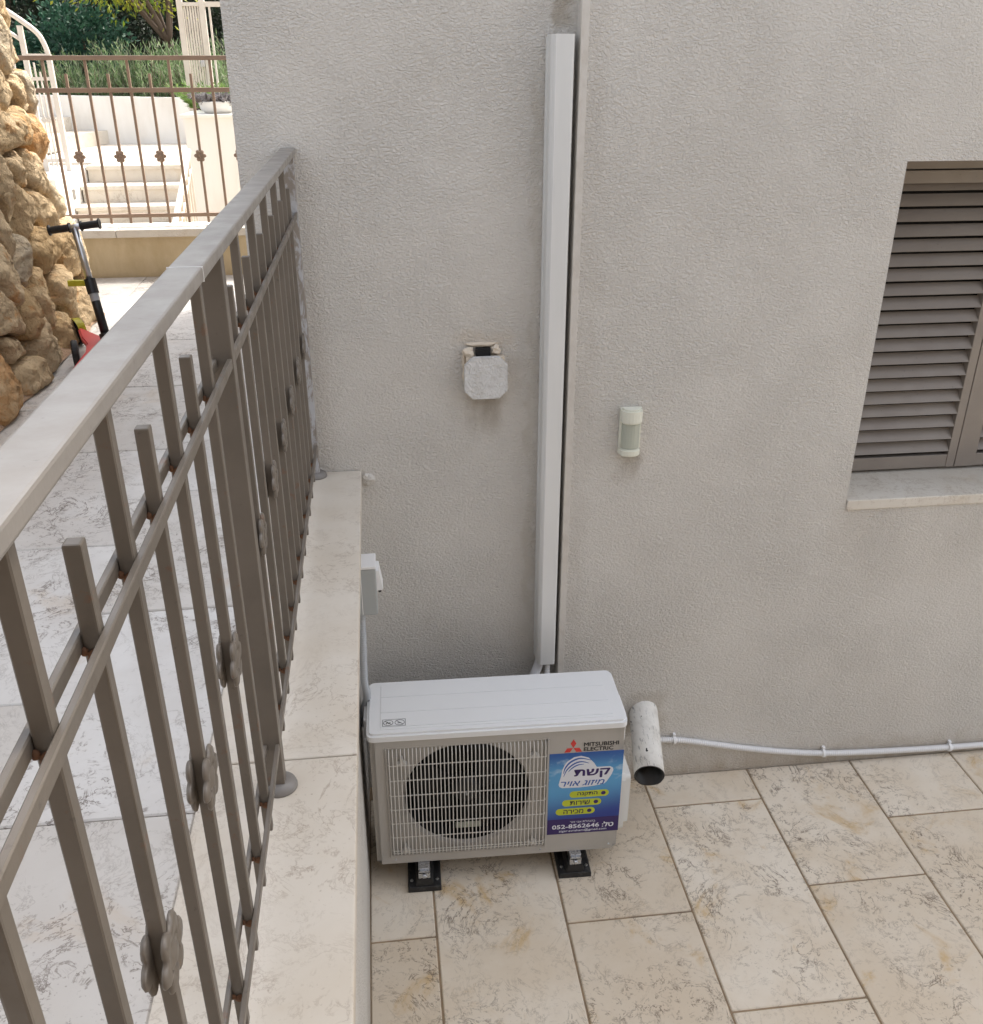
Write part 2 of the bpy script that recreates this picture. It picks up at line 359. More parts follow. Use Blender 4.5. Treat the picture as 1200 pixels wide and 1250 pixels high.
M_hill = mat('wooded hillside', (.04, .05, .03), .95, fn=lambda t, b: (
    t.put(b.inputs['Base Color'], t.mix(t.ramp(t.noise(t.pos(), 3, 6, .7), .35, .7), (.018, .024, .014), (.05, .065, .03))),
    t.put(b.inputs['Normal'], t.bump(t.noise(t.pos(), 6, 6, .7), 1, .3))))
M_ground = mat('dry ground', (.26, .22, .17), .95, fn=lambda t, b: t.put(b.inputs['Base Color'], t.mix(t.noise(t.pos(), 2, 6), (.22, .18, .13), (.32, .28, .22))))
M_red = mat('red scooter plastic', (.52, .022, .03), .4)
M_yel = mat('yellow plastic', (.55, .50, .03), .45)
M_shade_wall = mat('dark brown shade wall', (.17, .14, .11), .9, fn=lambda t, b: t.put(b.inputs['Base Color'], t.mix(t.noise(t.pos(), 4, 5), (.13, .10, .075), (.22, .18, .14))))  # dark tone for the unseen wall added to block light
M_roof = mat('roof concrete', (.4, .38, .35), .9)

# ------------------------------------------------------------------ ground and terrain
def structure(o): o['kind'] = 'structure'; return o
gb = B()
for q in (((-200, -200), (200, -200), (200, 200), (-200, 200)),):
    gb.faces.new([gb.verts.new((x, y, -.15)) for x, y in q])
structure(obj('ground', gb, M_ground))
hb = B(); nx, ny = 60, 40; grid = []
for j in range(ny + 1):
    row = []
    for i in range(nx + 1):
        x = -40 + i * 75 / nx; y = 17.6 + j * 42 / ny
        z = 1.6 + .38 * (y - 17.6) + .9 * noise.noise(Vector((x * .3, y * .3, 2))) + .35 * noise.noise(Vector((x * 1.3, y * 1.3, 5)))
        if j == 0: z = 0
        row.append(hb.verts.new((x, y, z)))
    grid.append(row)
for j in range(ny):
    for i in range(nx): hb.faces.new((grid[j][i], grid[j][i + 1], grid[j + 1][i + 1], grid[j + 1][i]))
structure(obj('hillside', hb, M_hill, smooth=True))
structure(obj('garden_bed', bx(-9, 3, 13.45, 17.9, -.1, 1.86), M_soil))

# courtyard floor with its stone tiles
cf = structure(obj('courtyard_floor', bx(-.30, 4.6, -.49, 2.80, -.12, -.005), M_grout))
tile_cache = {}
def tile_mesh(wx, wy, h, m, bev=.003):
    k = (round(wx, 4), round(wy, 4), m.name)
    if k not in tile_cache:
        me = to_mesh(bx(-wx / 2, wx / 2, -wy / 2, wy / 2, -h, 0, bev=bev, seg=1), 'tile'); me.materials.append(m); tile_cache[k] = me
    return tile_cache[k]
def lay(parent, cols, y_lo, y_hi, L, z, m, gap, h=.02):
    inv = wm(parent).inverted()
    for x0, x1, ph in cols:
        n0 = math.floor((y_lo - ph) / L)
        y = ph + n0 * L
        while y < y_hi - .01:
            a, b = max(y, y_lo), min(y + L, y_hi); y += L
            if b - a < .03: continue
            wx, wy = x1 - x0 - gap, b - a - gap
            dz = random.uniform(-.0008, .0008)
            inst('tile', tile_mesh(wx, wy, h, m), parent, inv @ Vector(((x0 + x1) / 2, (a + b) / 2, z + dz)), (random.uniform(-.0012, .0012), random.uniform(-.0012, .0012), 0))
xs = [-.132, .076, .491, .904, 1.319, 1.736, 2.153, 2.568, 2.983, 3.40, 3.815, 4.23]
ph = [2.097, 1.66, 2.097, 1.736, 2.154, 2.42, 1.95, 2.31, 1.80, 2.2, 1.9]
lay(cf, [(xs[i], xs[i + 1], ph[i]) for i in range(11)], -.49, 2.73, .83, 0, M_tile, .0065)

# terrace floor
tf = structure(obj('terrace_floor', bx(-3.2, -.366, -.49, 5.905, 1.0, 1.292), M_tgrout))
cx = [-.3645, -.702, -1.038, -1.374, -1.71, -2.046, -2.382, -2.718, -3.054]
tph = [2.008, 1.667, 2.12, 1.76, 2.0, 1.7, 2.1, 1.8]
lay(tf, [(cx[i + 1], cx[i], tph[i]) for i in range(8)], -.49, 5.9, .696, 1.298, M_ttile, .0035)

# ------------------------------------------------------------------ house
YL, YR, XC, XE = 2.80, 2.73, .562, -.366
house = thing('house', 'rough plastered beige house with a shuttered window and recessed corner', 'house', (1.5, 4.5, 0))
HZ = 6.0
obj('recessed_wall', bx(XE, XC + .2, YL, YL + .25, -.1, HZ), M_plL, house)
WX0, WX1, WZ0, WZ1, WYD = 1.532, 2.53, 1.118, 2.215, .32
wb = B()
def quad(bm, *pts): bm.faces.new([bm.verts.new(p) for p in pts])
X1 = 5.5
for a, b, c, d in ((XC, WX0, -.1, HZ), (WX1, X1, -.1, HZ), (WX0, WX1, -.1, WZ0), (WX0, WX1, WZ1, HZ)):
    quad(wb, (a, YR, c), (b, YR, c), (b, YR, d), (a, YR, d))
yb = YR + WYD
quad(wb, (WX0, YR, WZ0), (WX0, YR, WZ1), (WX0, yb, WZ1), (WX0, yb, WZ0)); quad(wb, (WX1, YR, WZ0), (WX1, yb, WZ0), (WX1, yb, WZ1), (WX1, YR, WZ1))
quad(wb, (WX0, YR, WZ1), (WX1, YR, WZ1), (WX1, yb, WZ1), (WX0, yb, WZ1)); quad(wb, (WX0, YR, WZ0), (WX0, yb, WZ0), (WX1, yb, WZ0), (WX1, YR, WZ0))
quad(wb, (XC, YR, -.1), (XC, YR, HZ), (XC, YL, HZ), (XC, YL, -.1)); quad(wb, (X1, YR, -.1), (X1, 5.75, -.1), (X1, 5.75, HZ), (X1, YR, HZ))
bmesh.ops.remove_doubles(wb, verts=wb.verts[:], dist=1e-4)
obj('window_wall', wb, M_plR, house)
bb = bx(XC - .0015, XC + .020, YR - .0012, YR + .03, 0.004, HZ, bev=.002)
obj('corner_bead', bb, M_bead, house)
obj('side_wall', bx(XE, XE + .25, YL + .25, 5.75, -.1, HZ), M_plW, house)
obj('back_wall', bx(XE + .25, X1, 5.5, 5.75, -.1, HZ), M_plW, house)
obj('roof', bx(XE - .1, X1 + .1, YR - .06, 5.8, HZ, HZ + .25), M_roof, house)
wg = B(); box(wg, -2.6, 3.2, -.85, -.5, -.1, 3.4)  # unseen dark wall, added behind the camera to shade the near railing bars
obj('added_shade_wall', wg, M_shade_wall, house)
# window: opening lining, shutters with every louvre, sill
win = obj('window', bx(WX0 + .004, WX1 - .004, YR + .275, YR + .30, 1.15, 2.21), M_dark, house)  # near-black sheet paints the unlit room behind the louvres
obj('window_frame', box(box(box(B(), WX0 + .003, WX0 + .04, 2.93, 2.99, 1.145, 2.21), WX1 - .04, WX1 - .003, 2.93, 2.99, 1.145, 2.21), WX0 + .0405, WX1 - .0405, 2.932, 2.99, 2.172, 2.21), M_shut, win)
sill = obj('sill', bx(WX0 + .003, WX1 - .003, YR - .006, YR + .29, 1.10, 1.137, bev=.004), M_cap, house)
lou_prof = []
for lx0, lx1, st0, st1 in ((1.575, 2.0335, .035, .031), (2.0365, 2.488, .075, .035)):
    sh = obj('shutter', box(box(box(box(B(), lx0, lx0 + st0, 2.935, 2.972, 1.148, 2.168, bev=.002), lx1 - st1, lx1, 2.935, 2.972, 1.148, 2.168, bev=.002),
             lx0 + st0, lx1 - st1, 2.937, 2.97, 1.149, 1.196, bev=.002), lx0 + st0, lx1 - st1, 2.937, 2.97, 2.128, 2.167, bev=.002), M_shut, house)
    sb = B(); L0, L1 = lx0 + st0, lx1 - st1
    prof = [(.0, -.0165), (.004, -.0185), (.033, .0150), (.029, .0170)]      # tilted slat: low edge outside
    prism(sb, prof, -(L1 - L0) / 2 + .0005, (L1 - L0) / 2 - .0005, lambda u, v, h: (h, u, v))
    lm = to_mesh(sb, 'louvre'); lm.materials.append(M_shut)
    inv = wm(sh).inverted()
    for k in range(20):
        z = 1.2275 + k * .0472
        if z > 2.14: break
        inst('louvre', lm, sh, inv @ Vector(((L0 + L1) / 2, 2.934, z)), (random.uniform(-.02, .02), 0, 0))

# ------------------------------------------------------------------ retaining wall, coping, terrace edge
rw = thing('retaining_wall', 'low plastered courtyard wall capped with pale stone slabs under the railing', 'wall', (-.24, .6, 0))
obj('wall_body', bx(-.3655, -.132, -.49, 2.797, -.1, 1.2575), M_plW, rw)
for y0, y1 in ((-.49, .428), (.431, 1.428), (1.431, 2.797)):
    obj('coping_slab', bx(-.3660, -.086, y0, y1, 1.26, 1.30, bev=.004, seg=3), M_cope, rw)

obj('cement_lump', rubble((-.063, 2.799, 1.268), (.024, .010, .020), 5), M_plW, rw)

# ------------------------------------------------------------------ railing beside the courtyard
RX = -.2275
rl = thing('balcony_railing', 'taupe metal railing with square bars and flower rosettes on the near coping', 'railing', (RX, 1.3, 1.30))
hr = obj('handrail', bx(RX - .0205, RX + .0205, -.12, 2.797, 2.247, 2.264, bev=.003), M_hand, rl)
obj('seam', bx(RX - .021, RX + .021, 1.168, 1.1695, 2.2465, 2.2645), M_wplast, hr)
pm = to_mesh(bx(-.015, .015, -.015, .015, .012, .947, bev=.002), 'post'); pm.materials.append(M_rail)
em = to_mesh(bx(-.015, .015, -.015, .015, .012, .947, bev=.002), 'post'); em.materials.append(M_endp)
dm = to_mesh(lathe(B(), [(.0315, 0), (.0315, .003), (.029, .010), (.022, .0155), (.012, .0175), (.0, .018)], (0, 0, 0)), 'base_cover', True)
dm.materials.append(mat('dull grey cap metal', (.27, .26, .25), .5, fn=paint_fn((.22, .205, .19), (.16, .148, .135), .25, .5)))
iv = wm(rl).inverted()
for y in (-.07, 1.358, 2.765):
    p = inst('post', em if y > 2 else pm, rl, iv @ Vector((RX, y, 1.30)))
    if y > 2: p['label'] = 'end post with patchy silver repaint against the house wall'
    inst('base_cover', dm, p, (.004, 0, .0005))
long_m = to_mesh(bx(-.007, .007, -.007, .007, 1.335 - 1.3, .947, bev=.0012, seg=1), 'baluster'); long_m.materials.append(M_rail)
short_m = to_mesh(bx(-.007, .007, -.007, .007, 1.335 - 1.3, 2.176 - 1.3, bev=.002, seg=2), 'baluster'); short_m.materials.append(M_rail)
def rosette(rad, th, n=6):
    bm = B(); ring = []
    N = 36
    prof = ((1.0, 0), (1.02, .35), (.93, .8), (.62, .85), (.42, .55), (.30, .75), (.22, 1.0))
    rings = []
    for s, h in prof:
        rr = []
        for k in range(N):
            a = 2 * math.pi * k / N
            lob = .68 + .32 * abs(math.cos(n * a / 2)) ** .8 if s > .5 else 1
            rr.append(bm.verts.new((h * th, rad * s * lob * math.cos(a), rad * s * lob * math.sin(a))))
        rings.append(rr)
    for a, b in zip(rings, rings[1:]):
        for k in range(N): bm.faces.new((a[k], a[(k + 1) % N], b[(k + 1) % N], b[k]))
    bm.faces.new(rings[0]); bm.faces.new(rings[-1]); bmesh.ops.recalc_face_normals(bm, faces=bm.faces[:])
    return bm
ros = to_mesh(rosette(.037, .0065), 'rosette', True); ros.materials.append(M_hand if False else M_rail)
wb_ = B(); bmesh.ops.create_icosphere(wb_, subdivisions=1, radius=.0045)
weld_m = to_mesh(wb_, 'weld', True); weld_m.materials.append(M_rust)
def bar(y, short):
    o = inst('baluster', short_m if short else long_m, rl, iv @ Vector((RX, y, 1.30)))
    if short:
        for s in (1, -1): inst('rosette', ros, o, (s * .0065, 0, 1.752 - 1.3), (0, 0, 0 if s > 0 else math.pi))
    for z in (2.083, 1.392):
        inst('weld', weld_m, o, (.003, -.008, z - 1.3), (0, 0, 0), (2.0, .8, 1.6))
        inst('weld', weld_m, o, (-.006, -.0085, z - 1.3 + .004), (0, 0, 0), (.8, .8, 1.0))
for n in range(1, 12): bar(1.335 - .117 * n, n % 2 == 0)
for n in range(11): bar(1.476 + .117 * n, n % 2 == 0)
for z0, z1 in ((2.086, 2.101), (1.395, 1.409)):
    for x0 in (RX + .0072, RX - .0142):
        for y0, y1 in ((-.054, 1.342), (1.374, 2.749)):
            obj('rail_bar', bx(x0, x0 + .007, y0, y1, z0, z1, bev=.0012, seg=1), M_rail, rl)

# ------------------------------------------------------------------ pipe duct in the house corner
du = thing('pipe_duct', 'tall white plastic pipe duct standing in the corner of the wall', 'duct', (.52, 2.77, .556), (0, R(-.12), 0))
def duct_poly(x0, x1, y0, y1, c): return [(x0, y1), (x0, y0 + c), (x0 + c * .8, y0), (x1 - .003, y0), (x1, y0 + .003), (x1, y1)]
db = B(); dx0, dx1 = -.034, .0275
prism(db, duct_poly(dx0, dx1, -.048, .0275, .012), .0, 1.985, lambda u, v, h: (u, v, h))
bmesh.ops.bevel(db, geom=[e for e in db.edges if abs(e.verts[0].co.z - e.verts[1].co.z) > 1], offset=.0015, segments=2, affect='EDGES')
dc = obj('duct_cover', db, M_duct, du, local=True)
obj('snap_line', bx(dx0 + .0125, dx0 + .0135, -.0487, -.047, .002, 1.983), M_wplast, dc, local=True)
obj('duct_base', bx(dx0 - .003, dx1 + .003, .014, .0265, .004, 1.98), M_duct, du, local=True)

tag(obj('insulated_pipe', tube(B(), spline([(.505, 2.765, .60), (.50, 2.762, .545), (.478, 2.745, .49), (.45, 2.70, .43), (.55, 2.68, .33), (.70, 2.66, .28), (.74, 2.60, .26)], 8), .017, 10), M_tape, smooth=True),
    'white taped pipe bundle leaving the bottom of the tall duct', 'pipe')
tag(obj('corrugated_hose', corrugated([(.527, 2.755, .60), (.527, 2.752, .53), (.53, 2.735, .46), (.56, 2.715, .36), (.62, 2.70, .20), (.68, 2.69, .06)], .0105, .008), M_wplast, smooth=True),
    'thin white corrugated hose under the tall duct behind the air conditioner', 'hose')

# ------------------------------------------------------------------ junction box and motion sensor
jb = thing('junction_box', 'square chamfered junction box cover with broken plaster above it', 'junction box', (.311, 2.80, 1.538))
def plate(x0, x1, z0, z1, c, y0, y1, bev):
    bm = B(); prism(bm, [(x0 + c, z0), (x1 - c, z0), (x1, z0 + c), (x1, z1 - c), (x1 - c, z1), (x0 + c, z1), (x0, z1 - c), (x0, z0 + c)], y0, y1, lambda u, v, h: (u, h, v))
    bmesh.ops.bevel(bm, geom=bm.edges[:], offset=bev, segments=2, affect='EDGES'); return bm
M_jcov = mat('painted cover', (.55, .54, .52), .85, fn=lambda t, b: (t.put(b.inputs['Normal'], t.bump(t.ramp(t.noise(t.pos(), 80, 3, .55, 1), .35, .65), .6, .004)),
    t.put(b.inputs['Base Color'], t.mix(t.ramp(t.noise(t.pos(), 30, 4), .4, .7), (.66, .655, .64), (.58, .565, .54)))))
obj('cover', plate(.2445, .3775, 1.535, 1.668, .026, 2.757, 2.772, .0015), M_jcov, jb)
obj('box_body', bx(.252, .37, 2.7725, 2.799, 1.545, 1.664), M_cream_pl, jb)
obj('cavity_shade', bx(.283, .327, 2.7785, 2.799, 1.665, 1.688), M_dark, jb)  # solid near-black box painting the shade of the hole above the cover
for i, (c, s) in enumerate((((.262, 2.79, 1.676), (.02, .018, .016)), ((.344, 2.79, 1.682), (.015, .016, .014)), ((.305, 2.796, 1.699), (.05, .008, .008)), ((.248, 2.795, 1.64), (.008, .010, .03)), ((.247, 2.796, 1.60), (.006, .008, .02)))):
    obj('plaster_chip', rubble(c, s, i), M_cream_pl, jb)
ms = thing('motion_sensor', 'small ivory motion sensor with a milky lens on the window wall', 'sensor', (.762, 2.73, 1.348))
def dshape(x0, x1, yb, yf, n=10):
    cxm = (x0 + x1) / 2; rx = (x1 - x0) / 2
    return [(x0, yb)] + [(cxm - rx * math.cos(math.pi * k / n) ** 1 if True else 0, yb - .012 - (yf) * math.sin(math.pi * k / n) ** .7) for k in range(n + 1)] + [(x1, yb)]
def dblock(x0, x1, z0, z1, dep, bev=.003):
    bm = B(); prism(bm, dshape(x0, x1, 2.7295, dep), z0, z1, lambda u, v, h: (u, v, h))
    bmesh.ops.bevel(bm, geom=[e for e in bm.edges if abs(e.verts[0].co.z - e.verts[1].co.z) < 1e-6], offset=bev, segments=2, affect='EDGES'); return bm
obj('housing_top', dblock(.728, .796, 1.455, 1.504, .034, .006), M_ivory, ms, smooth=False)
obj('housing_foot', dblock(.729, .795, 1.348, 1.372, .032, .004), M_ivory, ms)
obj('back_plate', bx(.7275, .7965, 2.715, 2.7297, 1.350, 1.502, bev=.003), M_ivory, ms)
obj('lens', dblock(.733, .791, 1.3725, 1.4545, .026, .001), M_lens, ms, smooth=False)

# ------------------------------------------------------------------ air conditioner outdoor unit
AW, AD, AH = .80, .266, .5093
ac = thing('air_conditioner_unit', 'ivory air conditioner outdoor unit with wire fan grille and blue sticker', 'air conditioner', (-.1028, 2.3188, .095), (0, R(.09), R(-1.2513)))
FX0, FX1, FZ0, FZ1 = .046, .558, .031, .478       # grille field
cb = B()
# casing: sides, back, bottom and the front round the grille field
for a, b, c, d in ((0, FX0, 0, AH), (FX1, AW, 0, AH), (FX0, FX1, 0, FZ0), (FX0, FX1, FZ1, AH)):
    quad(cb, (a, 0, c), (b, 0, c), (b, 0, d), (a, 0, d))
for p in (((0, 0, 0), (0, 0, AH), (0, AD, AH), (0, AD, 0)), ((AW, 0, 0), (AW, AD, 0), (AW, AD, AH), (AW, 0, AH)), ((0, AD, 0), (0, AD, AH), (AW, AD, AH), (AW, AD, 0)), ((0, 0, 0), (0, AD, 0), (AW, AD, 0), (AW, 0, 0)), ((0, 0, AH), (AW, 0, AH), (AW, AD, AH), (0, AD, AH))):
    quad(cb, *p)
rc = .012
for p in (((FX0, 0, FZ0), (FX0, 0, FZ1), (FX0, rc, FZ1), (FX0, rc, FZ0)), ((FX1, 0, FZ0), (FX1, rc, FZ0), (FX1, rc, FZ1), (FX1, 0, FZ1)), ((FX0, 0, FZ1), (FX1, 0, FZ1), (FX1, rc, FZ1), (FX0, rc, FZ1)), ((FX0, 0, FZ0), (FX0, rc, FZ0), (FX1, rc, FZ0), (FX1, 0, FZ0))):
    quad(cb, *p)
bmesh.ops.remove_doubles(cb, verts=cb.verts[:], dist=1e-5); bmesh.ops.recalc_face_normals(cb, faces=cb.faces[:])
def long_corner(e):
    a, b = e.verts[0].co, e.verts[1].co
    on = lambda p: (p.x in (0, AW) or abs(p.x - AW) < 1e-5) and (abs(p.y) < 1e-5 or abs(p.y - AD) < 1e-5)
    return abs(a.z - b.z) > .3 and on(a) and on(b)
bmesh.ops.bevel(cb, geom=[e for e in cb.edges if long_corner(e)], offset=.016, segments=4, affect='EDGES')
case = obj('casing', cb, M_case, ac, local=True)
# recessed fan panel with a round opening
FC, FR = (.30, .262), .200
pb = B(); N = 64; o_, i_, m_ = [], [], []
for k in range(N):
    a = 2 * math.pi * (k + .5) / N; c, s = math.cos(a), math.sin(a)
    tx = ((FX1 if c > 0 else FX0) - FC[0]) / c if abs(c) > 1e-6 else 9; tz = ((FZ1 if s > 0 else FZ0) - FC[1]) / s if abs(s) > 1e-6 else 9
    t_ = min(tx, tz)
    o_.append(pb.verts.new((FC[0] + c * t_, rc, FC[1] + s * t_))); i_.append(pb.verts.new((FC[0] + c * FR * 1.04, rc + .001, FC[1] + s * FR * 1.04)))
    m_.append(pb.verts.new((FC[0] + c * FR, rc + .012, FC[1] + s * FR)))
shb = B(); s0_ = [shb.verts.new((v.co.x, rc + .0122, v.co.z)) for v in m_]; s1_ = [shb.verts.new((v.co.x, rc + .075, v.co.z)) for v in m_]
for k in range(N): shb.faces.new((s0_[k], s0_[(k + 1) % N], s1_[(k + 1) % N], s1_[k]))
for A_, B_ in ((o_, i_), (i_, m_)):
    for k in range(N): pb.faces.new((A_[k], A_[(k + 1) % N], B_[(k + 1) % N], B_[k]))
bmesh.ops.recalc_face_normals(pb, faces=pb.faces[:])
obj('fan_panel', pb, M_case, ac, local=True, smooth=False)
obj('fan_shroud', shb, M_black, ac, local=True, smooth=True)
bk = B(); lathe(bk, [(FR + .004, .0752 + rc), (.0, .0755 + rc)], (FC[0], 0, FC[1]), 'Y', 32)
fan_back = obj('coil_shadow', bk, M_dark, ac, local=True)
fan = obj('fan', lathe(B(), [(.0, .026), (.016, .026), (.044, .032), (.047, .05), (.047, .078)], (FC[0], 0, FC[1]), 'Y', 24), M_black, ac, local=True, smooth=True)
for q in range(3):
    fb = B(); g = []
    for i in range(9):
        rr = .044 + (.188 - .044) * i / 8; row = []
        for j in range(9):
            th = R(q * 120 + 20) + (j / 8 - .25) * R(62 + 26 * i / 8) + R(22) * i / 8
            row.append(fb.verts.new((FC[0] + rr * math.cos(th), .038 + .036 * j / 8, FC[1] + rr * math.sin(th))))
        g.append(row)
    for i in range(8):
        for j in range(8): fb.faces.new((g[i][j], g[i + 1][j], g[i + 1][j + 1], g[i][j + 1]))
    bmesh.ops.solidify(fb, geom=fb.faces[:], thickness=.0025)
    obj('fan_blade', fb, M_black, fan, local=True, smooth=True)
obj('fan_nut', lathe(B(), [(.0, .014), (.005, .014), (.006, .017), (.006, .027)], (FC[0], 0, FC[1]), 'Y', 10), M_steel, fan, local=True)
obj('rating_label', bx(.262, .345, .0288, .0296, .108, .132), M_lens, ac, local=True)
# wire grille: frame and every wire
gr = obj('fan_grille', box(box(box(box(B(), FX0 + .0005, FX0 + .0055, -.006, .0115, FZ0 + .0005, FZ1 - .0005, bev=.001), FX1 - .0055, FX1 - .0005, -.006, .0115, FZ0 + .0005, FZ1 - .0005, bev=.001),
    FX0 + .0056, FX1 - .0056, .0, .0115, FZ1 - .005, FZ1 - .0006, bev=.001), FX0 + .0056, FX1 - .0056, .0, .0115, FZ0 + .0006, FZ0 + .005, bev=.001), M_case, ac, local=True)
vw = to_mesh(tube(B(), [(0, .008, FZ1 - .004), (0, -.002, FZ1 - .009), (0, -.0085, FZ1 - .020), (0, -.010, FZ1 - .034), (0, -.010, FZ0 + .03), (0, -.0085, FZ0 + .017), (0, -.002, FZ0 + .008), (0, .008, FZ0 + .004)], .00175, 6), 'wire', True); vw.materials.append(M_wire)
for k in range(41): inst('wire', vw, gr, (.0575 + k * (.546 - .0575) / 40, 0, 0))
hw = to_mesh(tube(B(), [(FX0 + .004, .006, 0), (FX0 + .008, -.004, 0), (FX0 + .012, -.0072, 0), (FX1 - .012, -.0072, 0), (FX1 - .008, -.004, 0), (FX1 - .004, .006, 0)], .0018, 6), 'wire', True); hw.materials.append(M_wire)
for z in (.413, .353, .292, .235, .177, .118, .060, .050): inst('wire', hw, gr, (0, 0, z))
for u, v in ((.098, .418), (.512, .418), (.098, .055), (.512, .055)):
    obj('grille_clip', prism(B(), [(u - .016, v - .004), (u + .016, v - .004), (u + .004, v + .004), (u + .002, v + .02), (u - .002, v + .02), (u - .004, v + .004)], -.0062, .0105, lambda a, b, h: (a, h, b)), M_wire, gr, local=True)
for u, v in ((.062, .016), (.54, .016), (.77, .02)):
    obj('screw', lathe(B(), [(.0, -.0022), (.003, -.002), (.0042, 0.0005)], (u, 0, v), 'Y', 10), M_steel, ac, local=True)
# lid
lb = B(); prism(lb, rrect(-.007, AW + .005, -.007, AD + .004, .022), AH - .0005, AH + .026, lambda u, v, h: (u, v, h))
bmesh.ops.bevel(lb, geom=[e for e in lb.edges if e.verts[0].co.z > AH + .02 and e.verts[1].co.z > AH + .02], offset=.008, segments=4, affect='EDGES')
lid = obj('lid', lb, M_lid, ac, local=True)
for v0, v1 in ((.018, .028), (.0305, .099), (.1015, .178), (.1805, .240)):
    obj('lid_panel', bx(.036, .762, v0, v1, AH + .0255, AH + .0275, bev=.0012, seg=2), M_lid, lid, local=True)
M_ink = mat('black print', (.02, .02, .022), .5)
wsn = obj('warning_symbols', B(), M_ink, lid, local=True)
bm = B()
def ztop(u, v, h): return (u, v, AH + .0276 + h)
def loop_line(bm, pts, wd, f, closed=True, h0=0., h1=.0003):
    n = len(pts)
    for i in range(n if closed else n - 1):
        a, b = Vector(pts[i]), Vector(pts[(i + 1) % n]); d = (b - a).normalized() * wd / 2; nn = Vector((-d.y, d.x))
        prism(bm, [tuple(a - d - nn), tuple(b + d - nn), tuple(b + d + nn), tuple(a - d + nn)], h0, h1 + i * 1e-6, f)
loop_line(bm, [(.043, .033), (.113, .033), (.113, .065), (.043, .065)], .0014, ztop)
for c in (.0605, .0955):
    loop_line(bm, [(c + .0145 * math.cos(k * math.pi / 10), .049 + .0125 * math.sin(k * math.pi / 10)) for k in range(20)], .0015, ztop, h1=.0004)
    loop_line(bm, [(c - .010, .058), (c + .010, .040)], .0016, ztop, closed=False, h1=.0006)
loop_line(bm, [(.054, .044), (.058, .052), (.062, .045), (.066, .050)], .0022, ztop, closed=False, h1=.0008)
loop_line(bm, [(.090, .046), (.099, .047)], .0022, ztop, closed=False, h1=.0008)
bm.to_mesh(wsn.data); bm.free()
# side pieces
obj('carry_handle', bx(-.020, -.0005, .11, .20, .43, .505, bev=.006), M_wplast, ac, local=True)
sc_b = B(); prism(sc_b, rrect(.06, .235, .005, .255, .035), AW - .001, AW + .052, lambda u, v, h: (h, u, v))
bmesh.ops.bevel(sc_b, geom=[e for e in sc_b.edges if e.verts[0].co.x > AW + .045 and e.verts[1].co.x > AW + .045], offset=.02, segments=4, affect='EDGES')
obj('valve_cover', sc_b, M_duct, ac, local=True, smooth=False)
obj('side_handle', bx(AW + .0005, AW + .016, .06, .17, .40, .505, bev=.006), M_wplast, ac, local=True)
# maker's emblem, lettering and the installer's sticker
def ff(h0): return lambda u, v, h: (u, -h0 - h, v)
M_redp = mat('red print', (.62, .045, .04), .45); M_navy = mat('navy print', (.03, .012, .11), .45); M_wht = mat('white print', (.72, .74, .80), .45)
M_lime = mat('lime print', (.50, .56, .03), .45); M_blue = mat('blue print', (.025, .10, .38), .45); M_txt = mat('dark print', (.045, .04, .05), .5)
eb = B()
for dmd in ([(.635, .469), (.6442, .452), (.635, .435), (.6258, .452)], [(.634, .4345), (.6155, .4345), (.6065, .4185), (.625, .4185)], [(.636, .4345), (.6545, .4345), (.6635, .4185), (.645, .4185)]):
    prism(eb, dmd, 0, .0004, ff(.0002))
obj('maker_emblem', eb, M_redp, ac, local=True)
def letters(name, body, r, m, parent, h0, **k):
    fat = k.pop('fat', 0); bm = B(); n = 5 if fat else 1
    for i in range(n):                                    # a heavier stroke: the same letters a hair to each side
        d = (0, 0) if i == 0 else (fat * math.cos(i * math.pi / 2), fat * math.sin(i * math.pi / 2) * .7)
        bm.from_mesh(text_mesh(body, r[0] + d[0], r[1] + d[0], r[2] + d[1], r[3] + d[1], ff(h0 + i * 4e-5), **k))
    return obj(name, bm, m, parent, local=True)
letters('maker_lettering', 'MITSUBISHI', (.669, .780, .4385, .4535), M_ink, ac, .0003, fat=.0006)
letters('maker_lettering', 'ELECTRIC', (.669, .763, .4200, .4345), M_ink, ac, .0003, fat=.0006)
S0, S1, T0, T1 = .5605, .7985, .078, .4155
def stick_fn(t, b):
    tc = t.new('ShaderNodeTexCoord').outputs['Object']; x, y, z = t.xyz(tc)
    g = t.ramp(t.math('ADD', z, t.math('MULTIPLY', t.math('SUBTRACT', .70, x), .18)), .14, .29)
    col = t.mix(g, (.022, .045, .26), (.10, .34, .62))
    col = t.mix(t.ramp(z, .33, .42), col, (.02, .09, .34))
    cl = t.math('MULTIPLY', t.ramp(t.noise(t.mapping(tc, (1, 1, 1.8)), 22, 5, .6, .3), .5, .72), t.math('MULTIPLY', t.ramp(z, .29, .32), t.ramp(z, .385, .41, 1, 0)))
    cl = t.math('MULTIPLY', cl, t.ramp(t.math('ABSOLUTE', t.math('SUBTRACT', x, .69)), .05, .09))
    col = t.mix(t.math('MULTIPLY', cl, .8), col, (.50, .66, .80))
    t.put(b.inputs['Base Color'], col); b.inputs['Roughness'].default_value = .35
M_stick = mat('printed sky sticker', (.1, .3, .6), .35, fn=stick_fn)
st = obj('installer_sticker', bx(S0, S1, -.0008, -.0001, T0, T1), M_stick, ac, local=True)
st['label'] = 'glossy blue advertising sticker beside the fan grille'
obj('printed_band', bx(S0 + .0003, S1 - .0003, -.0011, -.0008, T0 + .0003, .142), M_navy, st, local=True)
